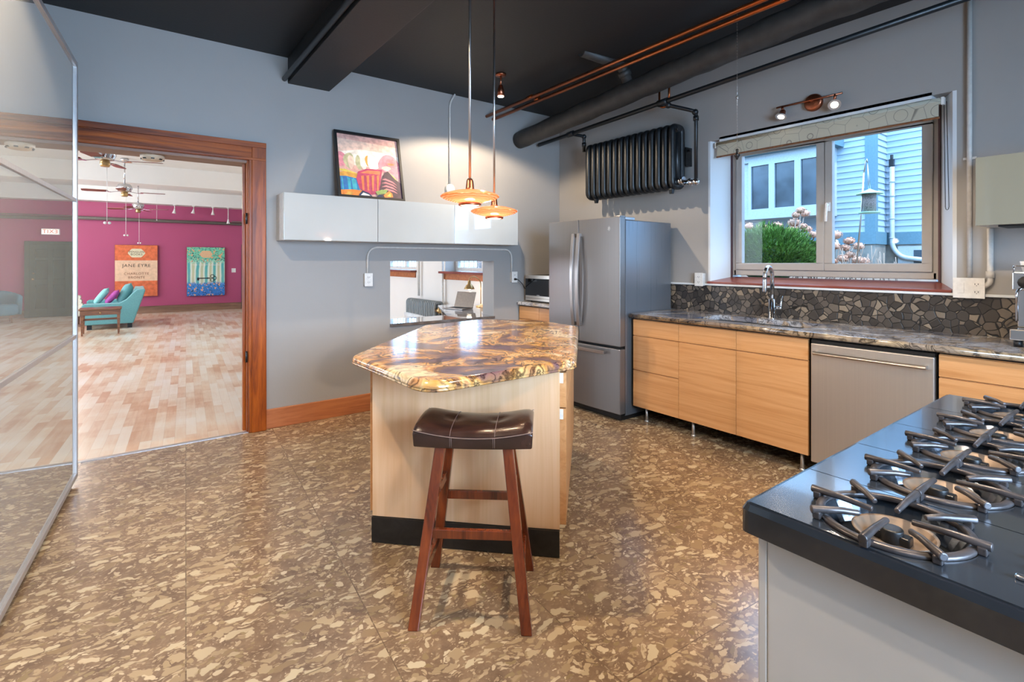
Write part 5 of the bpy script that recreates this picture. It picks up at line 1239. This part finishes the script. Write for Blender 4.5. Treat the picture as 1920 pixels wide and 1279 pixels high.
# teal armchair -----------------------------------------------------
t = thing('teal_armchair', 'wide teal armchair with cushions facing left in the hall', 'armchair', (-.35, 14.1, 0))
ys0, ys1 = 13.38, 14.95
prof = [(-.84, .10), (-.84, .50), (-.80, .53), (-.24, .53), (-.12, .60), (-.02, .72), (.06, .80), (.19, .82), (.21, .78), (.0, .10)]
for y0, y1 in ((ys0, ys0 + .16), (ys1 - .16, ys1)):
    b = MB(); b.prismf(prof, lambda u, v, s: (u, y0 if s == 0 else y1, v)); b.build('armrest', M['teal'], t, bevel=.03, seg=3)
b = MB(); b.prismf([(-.15, .12), (.0, .12), (.20, .81), (.03, .82)], lambda u, v, s: (u, ys0 + .16 if s == 0 else ys1 - .16, v)); b.build('backrest', M['teal'], t, bevel=.02)
b = MB(); b.box(-.80, -.10, ys0 + .16, ys1 - .16, .12, .30); b.build('seat_base', M['teal'], t, bevel=.02)
b = MB(); b.box(-.82, -.14, ys0 + .17, ys1 - .17, .30, .45); b.build('seat_cushion', M['teal'], t, bevel=.04, seg=3)
for x in (-.76, -.10):
    for y in (ys0 + .06, ys1 - .14): MB().box(x, x + .08, y, y + .08, 0, .105).build('foot', M['black'], t)
def cushion(name, c, w, h, d_, R, mat, label, grp='cushions on the teal armchair'):
    n = 9; vs = []; fs = []
    for s in (1, -1):
        for j in range(n):
            for i in range(n):
                u, v = -1 + 2 * i / (n - 1), -1 + 2 * j / (n - 1)
                th = d_ / 2 * max(0, (1 - u ** 4) * (1 - v ** 4)) ** .5; pin = 1 - .06 * (1 - abs(v)) * abs(u) ** 3; 
                vs.append(Vector(c) + R @ Vector((s * th, u * w / 2 * (1 - .07 * (1 - v * v)), v * h / 2 * (1 - .07 * (1 - u * u)))))
    for s in (0, 1):
        for j in range(n - 1):
            for i in range(n - 1):
                a = s * n * n + j * n + i; q = (a, a + 1, a + n + 1, a + n); fs.append(q if s == 0 else tuple(reversed(q)))
    mb = MB(); mb.add(vs, fs, True); o = mb.build(name, mat); tag(o, label, 'cushion', grp); return o
def RY(a): return Matrix.Rotation(math.radians(a), 3, 'Y')
cushion('teal_cushion', (-.14, 13.85, .70), .50, .50, .20, RY(24), M['teal'], 'large teal back cushion against the armchair backrest')
cushion('magenta_cushion', (-.36, 13.75, .64), .38, .38, .12, RY(38), M['magcush'], 'magenta cushion between the teal and pale cushions')
cushion('pale_cushion', (-.54, 13.82, .66), .42, .42, .13, RY(34), M['teal_light'], 'pale aqua cushion leaning at the front of the armchair')
# side table
t = thing('side_table', 'small walnut side table with one drawer beside the teal armchair', 'table', (-.49, 12.6, 0))
x0, x1, y0, y1 = -.80, -.20, 12.38, 12.82
b = MB(); b.box(x0 - .02, x1 + .02, y0 - .02, y1 + .02, .475, .505); b.build('table_top', M['walnut'], t, bevel=.008)
b = MB(); b.box(x0, x1, y0 + .01, y1, .38, .475); b.build('apron', M['walnut'], t)
b = MB(); b.box(x0 + .02, x1 - .02, y0, y0 + .012, .385, .468); dr = b.build('drawer_front', M['walnut'], t, bevel=.002)
MB().ball(((x0 + x1) / 2, y0 - .012, .427), .016).build('knob', M['brass'], dr)
for xx in (x0 + .03, x1 - .03):
    for yy in (y0 + .03, y1 - .03): MB().bar((xx, yy, .38), (xx + (.0), yy, 0), .045, .045, .025, .025).build('leg', M['walnut'], t)
b = MB(); b.box(x0 + .05, x1 - .05, y1 - .04, y1 - .02, .25, .29); b.bar((x0 + .03, y0 + .03, .27), (x0 + .03, y1 - .03, .27), .02, .03); b.bar((x1 - .03, y0 + .03, .27), (x1 - .03, y1 - .03, .27), .02, .03); b.build('stretcher', M['walnut'], t)
# cream channel-tufted chair partly hidden by the mirror
t = thing('cream_armchair', 'cream ribbed upholstered armchair behind the teal one, cut off by the mirror', 'armchair', (-1.35, 14.8, 0))
b = MB()
for k in range(8):
    z_ = .30 + k * .085; xr = -.88 - .045 * max(0, k - 3) - (.02 * k); b.prismf(rounded([(-1.75, z_), (xr, z_), (xr, z_ + .085), (-1.75, z_ + .085)], .03, 3), lambda u, v, s: (u, 14.75 if s == 0 else 15.0, v))
b.build('backrest', M['cream'], t)
b = MB(); b.box(-1.75, -.86, 14.2, 14.75, .22, .44); b.build('seat', M['cream'], t, bevel=.04)
for x in (-1.70, -.98):
    for y in (14.25, 14.9): MB().bar((x, y, .30), (x, y, 0), .05, .05, .03, .03).build('leg', M['walnut'], t)
# blue tub chair seen in the mirror
t = thing('tub_chair', 'dusty blue tub chair near the far right corner, seen in the mirror', 'armchair', (0, 0, 0))
b = MB(); n = 20; vs = []; fs = []
for i in range(n + 1):
    a = math.radians(-20 + 220 * i / n); h = .72 - .10 * abs(math.cos(a)) ** 2
    for r_, z_ in ((.36, .18), (.38, h - .04), (.35, h), (.29, h), (.27, h - .04), (.27, .18)): vs.append((r_ * math.cos(a), r_ * math.sin(a), z_))
for i in range(n):
    for k in range(6): j = (k + 1) % 6; fs.append((i * 6 + k, (i + 1) * 6 + k, (i + 1) * 6 + j, i * 6 + j))
fs.append(tuple(range(6))); fs.append(tuple(n * 6 + k for k in range(6))); b.add(vs, fs, True); b.build('backrest', M['teal_dark'], t)
b = MB(); b.lathe([(0, .18), (.29, .18), (.31, .22), (.31, .38), (.27, .42), (0, .43)], (0, -.03, 0), n=28); b.build('seat', M['teal_dark'], t)
for a in (45, 135, 225, 315): MB().bar((.24 * math.cos(math.radians(a)), .24 * math.sin(math.radians(a)), .19), (.26 * math.cos(math.radians(a)), .26 * math.sin(math.radians(a)), 0), .05, .05, .03, .03).build('leg', M['walnut'], t)
t.location = (3.66, 15.7, 0); t.rotation_euler = (0, 0, math.radians(-20))

# ---- office corner seen through the pass-through
t = thing('column_radiator', 'grey floor-standing column radiator below the hall windows', 'radiator', (4.0, 8.0, 0))
radiator(t, 3.95, 4.09, 7.40, 8.50, 17, .12, .72, M['greyrad'], .023)
b = MB(); b.box(3.93, 4.10, 7.42, 7.46, 0, .12); b.box(3.93, 4.10, 8.44, 8.48, 0, .12); b.build('foot', M['greyrad'], t)
b = MB(); b.cyl((3.97, 7.40, .60), (3.97, 7.26, .60), .035); b.cyl((3.97, 7.30, .56), (3.97, 7.30, .66), .03); b.build('valve', M['brass'], t)
for y_, zt, l in ((8.335, 3.29, 'white heating pipe left of the hall radiator'), (7.489, 3.29, 'white heating pipe with elbow right of the hall radiator')):
    b = MB(); 
    if y_ > 8: b.tube([(4.11, y_, .78), (4.11, y_, zt)], .022, 12)
    else: b.tube(smooth_path([(4.06, y_ - .16, .66), (4.11, y_ - .03, .66), (4.11, y_ - .02, zt)], .04), .022, 12)
    o = b.build('heating_pipe', M['hallwhite']); tag(o, l, 'pipe', 'white heating pipes')
# desk
t = thing('office_desk', 'pale glossy desk behind the pass-through opening', 'desk', (3.6, 6.1, 0))
b = MB(); b.prism(rounded([(3.14, 5.3), (4.03, 5.3), (4.03, 6.78), (3.60, 6.68), (3.16, 5.65)], .04), .725, .75); b.build('desk_top', M['deskglass'], t, bevel=.004)
for x, y in ((3.22, 5.40), (3.95, 5.45), (3.95, 6.65), (3.64, 6.6)): MB().cyl((x, y, 0), (x, y, .725), .02).build('leg', M['handle'], t)
# laptop, seen from behind-left, screen tilted
t = thing('laptop', 'open silver laptop on the office desk', 'laptop', (3.50, 6.0, .751))
b = MB(); b.box(-.16, .16, -.115, .115, .0, .014); b.build('base', M['laptop'], t).location = (0, 0, 0)
for c_ in t.children: bpy.data.objects.remove(c_)
t.location = (0, 0, 0)
b = MB(); b.box(-.165, .165, -.115, .115, .002, .016); b.build('base', M['laptop'], t, bevel=.003)
b = MB(); b.obox((0, .150, .118), (.33, .008, .225), Matrix.Rotation(math.radians(-20), 3, 'X')); b.build('screen_lid', M['laptop'], t, bevel=.003)
b = MB(); b.box(-.14, .14, -.02, .09, .016, .0175); b.build('keyboard', M['black'], t)
t.location = (3.56, 6.02, .751); t.rotation_euler = (0, 0, math.radians(-70))
# chair
t = thing('shell_chair', 'white moulded shell chair at the office desk', 'chair', (0, 0, 0))
b = MB(); vs = []; fs = []; n, m_ = 14, 8
for j in range(m_ + 1):
    for i in range(n + 1):
        u = -1 + 2 * i / n; v = j / m_
        a = u * math.radians(95); r_ = .24 + .05 * v; zz = .46 + .33 * v * (1 - .35 * u * u) if v > 0 else .46
        vs.append((r_ * math.sin(a), r_ * math.cos(a) * .9, zz))
for j in range(m_):
    for i in range(n): fs.append((j * (n + 1) + i, j * (n + 1) + i + 1, (j + 1) * (n + 1) + i + 1, (j + 1) * (n + 1) + i))
b.add(vs, fs, True); o = b.build('backrest', M['plastic'], t); md = o.modifiers.new('solid', 'SOLIDIFY'); md.thickness = .012
b = MB(); b.lathe([(0, .45), (.20, .45), (.245, .465), (.24, .475), (0, .462)], (0, 0, 0), n=24); b.build('seat', M['plastic'], t)
for a in (45, 135, 225, 315): MB().cyl((.10 * math.cos(math.radians(a)), .10 * math.sin(math.radians(a)), .45), (.22 * math.cos(math.radians(a)), .22 * math.sin(math.radians(a)), 0), .012, n=10).build('leg', M['handle'], t)
t.location = (2.87, 5.62, 0); t.rotation_euler = (0, 0, math.radians(95))
# desk lamp
t = thing('desk_lamp', 'brass desk lamp with a lit metal shade over the desk', 'lamp', (3.80, 6.12, .75))
lx, ly = 3.80, 6.12
b = MB(); b.lathe([(0, 0), (.07, 0), (.07, .015), (0, .02)], (3.98, 6.10, .751), n=24); b.build('base', M['brass'], t)
b = MB(); b.tube(smooth_path([(3.98, 6.10, .77), (3.98, 6.10, 1.12), (3.88, 6.12, 1.19), (lx, ly, 1.16), (lx, ly, 1.11)], .05), .007, 10); b.build('arm', M['brass'], t)
b = MB(); b.lathe([(.018, .11), (.024, .06), (.045, .045), (.072, .0), (.078, -.012), (.074, -.012), (.066, .0), (.038, .038), (.018, .05)], (lx, ly, 1.02), n=28); b.build('lamp_shade', M['brass'], t)
b = MB(); b.ball((lx, ly, 1.025), .028, 14, 10); b.build('bulb', M['lens'], t)
light('desk_bulb', 'POINT', (lx, ly, .985), 6, WARM, shadow_soft_size=.03)
o = MB().box(3.90, 4.0, 5.70, 6.00, .751, .80).build('desk_organiser', M['smoke'], bevel=.006); tag(o, 'low tan box on the office desk beneath the lamp', 'box')

# ================================================================= OUTSIDE
struct(MB().box(4.47, 16, -6, 20, .9, 1.15).build('ground_outside', M['ground']))
def house():
    t = thing('neighbour_house', 'pale blue clapboard house with bay window seen through the kitchen window', 'house', (9.3, 3.0, 1.15))
    def siding(mb, p0, p1, z0, z1, nrm, pitch=.095, th=.018):
        p0, p1, nrm = Vector((*p0, 0)), Vector((*p1, 0)), Vector((*nrm, 0)); z = z0
        while z < z1 - 1e-6:
            zt = min(z + pitch, z1)
            a, b_, c, d = p0 + nrm * th, p1 + nrm * th, p1 + nrm * .003, p0 + nrm * .003
            vs = [(a.x, a.y, z), (b_.x, b_.y, z), (c.x, c.y, zt), (d.x, d.y, zt), (p0.x, p0.y, z), (p1.x, p1.y, z), (p1.x, p1.y, zt), (p0.x, p0.y, zt)]
            mb.add(vs, [(0, 1, 2, 3), (0, 4, 5, 1), (0, 3, 7, 4), (1, 5, 6, 2), (3, 2, 6, 7)]); z = zt
    X1, X2, YC = 9.0, 9.5, 2.92; zb, zt = 1.85, 3.9
    b = MB(); b.box(X1, 12, YC, 14, 1.15, zt); b.box(X2, 12, -5, YC, 1.15, zt); b.build('wall_core', M['siding'], t)
    b = MB(); siding(b, (X1, YC + .10), (X1, 14), zb, zt, (-1, 0)); siding(b, (X1 + .10, YC), (X2 - .0, YC), zb, zt, (0, -1)); siding(b, (X2, -5), (X2, YC), zb, zt, (-1, 0)); b.build('siding', M['siding'], t)
    b = MB(); b.box(X1 - .025, X1 + .0, YC, YC + .11, zb, zt); b.box(X1 - .025, X1 + .09, YC - .025, YC, zb, zt); b.build('corner_board', M['sidetrim'], t)
    b = MB(); b.box(X1 - .04, X1, YC, 14, 1.66, zb); b.box(X1 - .04, X2, YC - .04, YC, 1.66, zb); b.box(X2 - .04, X2, -5, YC - .04, 1.66, zb); b.build('band_board', M['sidetrim'], t)
    b = MB(); b.box(X1 - .02, X1, YC, 14, 1.15, 1.66); b.box(X1 - .02, X2, YC - .02, YC, 1.15, 1.66); b.box(X2 - .02, X2, -5, YC - .02, 1.15, 1.66); b.build('foundation', M['concrete'], t)
    # cellar window
    b = MB(); b.box(X2 - .05, X2 - .02, 1.7, 2.75, 1.25, 1.63); bw = b.build('cellar_window', M['outvinyl'], t); MB().box(X2 - .055, X2 - .05, 1.76, 2.55, 1.27, 1.57).build('pane', M['curtain'], bw)
    # bay window
    bx = 8.55; y0, y1 = 3.42, 4.76; z0, z1 = 2.22, 3.10
    b = MB(); b.prism([(bx, y0), (X1, y0 - .0), (X1, y1 + .3), (bx, y1)], z0 - .10, z0); b.prism([(bx, y0), (X1, y0 - .0), (X1, y1 + .3), (bx, y1)], z1, z1 + .10); b.prism([(bx + .06, y0), (X1, y0 - .0), (X1, y1 + .3), (bx + .06, y1)], z0, z1)
    bay = b.build('bay_window', M['outvinyl'], t)
    b = MB(); b.prism([(bx - .12, y0 - .1), (X1, y0 - .1), (X1, y1 + .5), (bx - .12, y1 + .1)], z1 + .10, z1 + .16); b.prism([(bx + .2, y0 - .1), (X1, y0 - .1), (X1, y1 + .4), (bx + .2, y1 + .1)], z1 + .16, z1 + .5); b.build('bay_roof', M['sidetrim'], bay)
    cuts = [y0, 3.825, 4.24, 4.64]
    for k in range(3):
        ya = cuts[k]; w = cuts[k + 1] - ya; b = MB(); fw = .048
        b.box(bx, bx + .05, ya, ya + fw, z0, z1); b.box(bx, bx + .05, ya + w - fw, ya + w, z0, z1); b.box(bx, bx + .05, ya + fw, ya + w - fw, z0, z0 + .07); b.box(bx, bx + .05, ya + fw, ya + w - fw, z1 - .07, z1)
        f_ = b.build('window_frame', M['outvinyl'], bay); MB().box(bx + .035, bx + .055, ya + fw, ya + w - fw, z0 + .07, z1 - .07).build('pane', M['curtain'], f_)
    for s, (ya, yb_) in enumerate(((y1, y1 + .3), (y0, y0 - .3))):
        for k in (0, 1):
            pass
    return t
house()
b = MB(); xx = 9.42; b.tube(smooth_path([(xx, 2.816, 2.86), (xx, 2.816, 1.62), (xx, 2.70, 1.46), (xx, 2.25, 1.40)], .12), .034, 12)
for z_ in (2.62, 2.4, 2.05, 1.75): b.tube([(xx, 2.816, z_), (xx, 2.816, z_ + .02)], .040, 12)
t = thing('drain_pipe', 'white vertical drain pipe on the neighbouring house wall', 'pipe', (9.42, 2.8, 1.15)); b.build('pipe', M['outvinyl'], t)
b = MB(); b.box(xx - .03, xx + .03, 2.79, 2.85, 2.86, 2.98); b.cyl((xx, 2.82, 2.96), (xx, 2.82, 3.05), .02); b.build('service_head', M['iron'], t, bevel=.004)

# yew bush: mound of needle tufts
def bush(c, rx, ry, rz, n, label, seed=1):
    random.seed(seed); mb = MB()
    t = thing('yew_bush', label, 'bush', (c[0], c[1], 1.15))
    for k in range(n):
        u = random.random(); a = random.random() * 2 * PI; ph = math.acos(1 - 1.25 * u); rr_ = .72 + .34 * random.random()
        d_ = Vector((math.sin(ph) * math.cos(a), math.sin(ph) * math.sin(a), math.cos(ph)))
        bump_ = 1 + .10 * math.sin(5 * a + 2 * ph) + .06 * math.sin(11 * ph)
        p = Vector(c) + Vector((d_.x * rx, d_.y * ry, d_.z * rz)) * rr_ * bump_
        dr = (d_ + Vector((random.uniform(-.6, .6), random.uniform(-.6, .6), random.uniform(.0, .9)))).normalized(); L = random.uniform(.03, .065); s = dr.cross(Vector((random.random(), random.random(), random.random()))).normalized() * random.uniform(.005, .010); q = dr.cross(s).normalized() * .003
        mb.add([p - s, p + s, p + dr * L + s * .2, p + dr * L - s * .2 + q], [(0, 1, 2, 3)])
        mb.add([p - q * 2, p + q * 2, p + dr * L * .9, p + dr * L * .8 - q], [(0, 1, 2, 3)])
    mb.build('foliage', M['leafy'], t)
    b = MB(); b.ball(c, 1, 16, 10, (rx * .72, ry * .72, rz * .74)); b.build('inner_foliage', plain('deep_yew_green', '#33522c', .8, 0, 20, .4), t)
    b = MB()
    for k in range(5): b.bar((c[0] + random.uniform(-.1, .1), c[1] + random.uniform(-.1, .1), 1.15), (c[0] + random.uniform(-.2, .2), c[1] + random.uniform(-.2, .2), c[2]), .03, .03, .015, .015)
    b.build('stem', M['twig'], t)
bush((6.45, 3.24, 1.42), .42, .53, .385, 10000, 'rounded green yew bush outside the left half of the window')
# dried hydrangeas
def hydrangea():
    t = thing('hydrangea_shrub', 'hydrangea shrub with dried pinkish flower heads beside the yew bush', 'shrub', (7.2, 3.0, 1.15))
    random.seed(5)
    from_px = [(1404, 425), (1430, 428), (1457, 424), (1480, 432), (1489, 418), (1493, 403), (1501, 395), (1508, 400), (1488, 428), (1505, 425), (1514, 430), (1525, 440), (1527, 462), (1566, 441), (1592, 452), (1585, 465), (1594, 478), (1566, 462), (1580, 485), (1607, 488), (1620, 490), (1560, 490), (1610, 462)]
    S_, C_ = math.sin(YAW), math.cos(YAW); b2 = MB()
    for k, (u, v) in enumerate(from_px):
        a = (u - 960) / 955.0; h = (490 - v) / 955.0; X = random.uniform(6.9, 7.5); tt = X / (S_ + C_ * a); y = (C_ - S_ * a) * tt; z = 1.4 + h * tt
        r_ = random.uniform(.055, .085); mb = MB()
        for q in range(60):
            th = random.random() * 2 * PI; ph = math.acos(random.uniform(-.7, 1)); d_ = Vector((math.sin(ph) * math.cos(th), math.sin(ph) * math.sin(th), math.cos(ph) * .75)); p = Vector((X, y, z)) + d_ * r_
            s1 = d_.cross(Vector((.3, .5, .8))).normalized() * .013; s2 = d_.cross(s1).normalized() * .013
            mb.add([p - s1, p - s2, p + s1, p + s2], [(0, 1, 2, 3)])
        mb.ball((X, y, z), r_ * .82, 10, 6, (1, 1, .75)); mb.build('flower_head', M['petal'], t)
        b2.tube([(X, y, z - .02), (X + random.uniform(-.1, .1), y + random.uniform(-.06, .06), (z + 1.15) / 2), (7.2 + random.uniform(-.25, .25), y + (3.0 - y) * .2, 1.15)], .007, 5)
    for k in range(60):
        x, y = random.uniform(6.8, 7.7), random.uniform(2.2, 3.6); b2.tube([(x, y, 1.15), (x + random.uniform(-.15, .15), y + random.uniform(-.15, .15), random.uniform(1.3, 1.62))], .004, 4)
    b2.build('stem', M['twig'], t)
hydrangea()
# shepherd hook and feeder
t = thing('feeder_pole', 'slender metal pole and hook holding the bird feeder', 'pole', (6.5, 2.265, 1.15))
b = MB(); b.tube([(6.5, 2.290, 1.15), (6.5, 2.225, 2.0), (6.5, 2.205, 2.38)], .009, 8); b.tube([(6.5, 2.205, 2.36), (6.5, 2.188, 2.50), (6.5, 2.175, 2.53), (6.5, 2.170, 2.49)], .007, 8); b.build('pole', M['handle'], t)
t = thing('bird_feeder', 'tube bird feeder with mint roof hanging outside the window', 'bird feeder', (6.5, 2.170, 1.93))
fx, fy = 6.5, 2.150
b = MB(); b.lathe([(0, .20), (.05, .175), (.125, .145), (.125, .138), (0, .165)], (fx, fy, 2.0), n=24); b.build('roof', M['feedertop'], t)
b = MB(); b.lathe([(0, -.06), (.062, -.06), (.062, .155), (0, .155)], (fx, fy, 2.0), n=24); b.build('seed_tube', M['seed'], t)
b = MB(); b.lathe([(0, -.075), (.10, -.07), (.105, -.058), (.06, -.060), (0, -.060)], (fx, fy, 2.0), n=24); b.build('tray', M['feedertop'], t)
b = MB(); b.tube([(fx - .03, fy, 2.19), (6.5, 2.170, 2.48)], .003, 6); b.tube([(fx + .03, fy, 2.19), (6.5, 2.170, 2.48)], .003, 6); b.build('hanger', M['handle'], t)

# sky light portals at the real window openings
for (x, y, z, sx_, sz_) in ((4.5, 1.77, 1.86, 1.5, 1.15), (4.5, 6.62, 1.85, 1.6, 1.15), (4.5, 9.42, 1.85, 1.6, 1.15)):
    l = light('window_portal', 'AREA', (x, y, z), 1, (1, 1, 1), (0, y, z), shape='RECTANGLE', size=sx_, size_y=sz_); l.data.cycles.is_portal = True
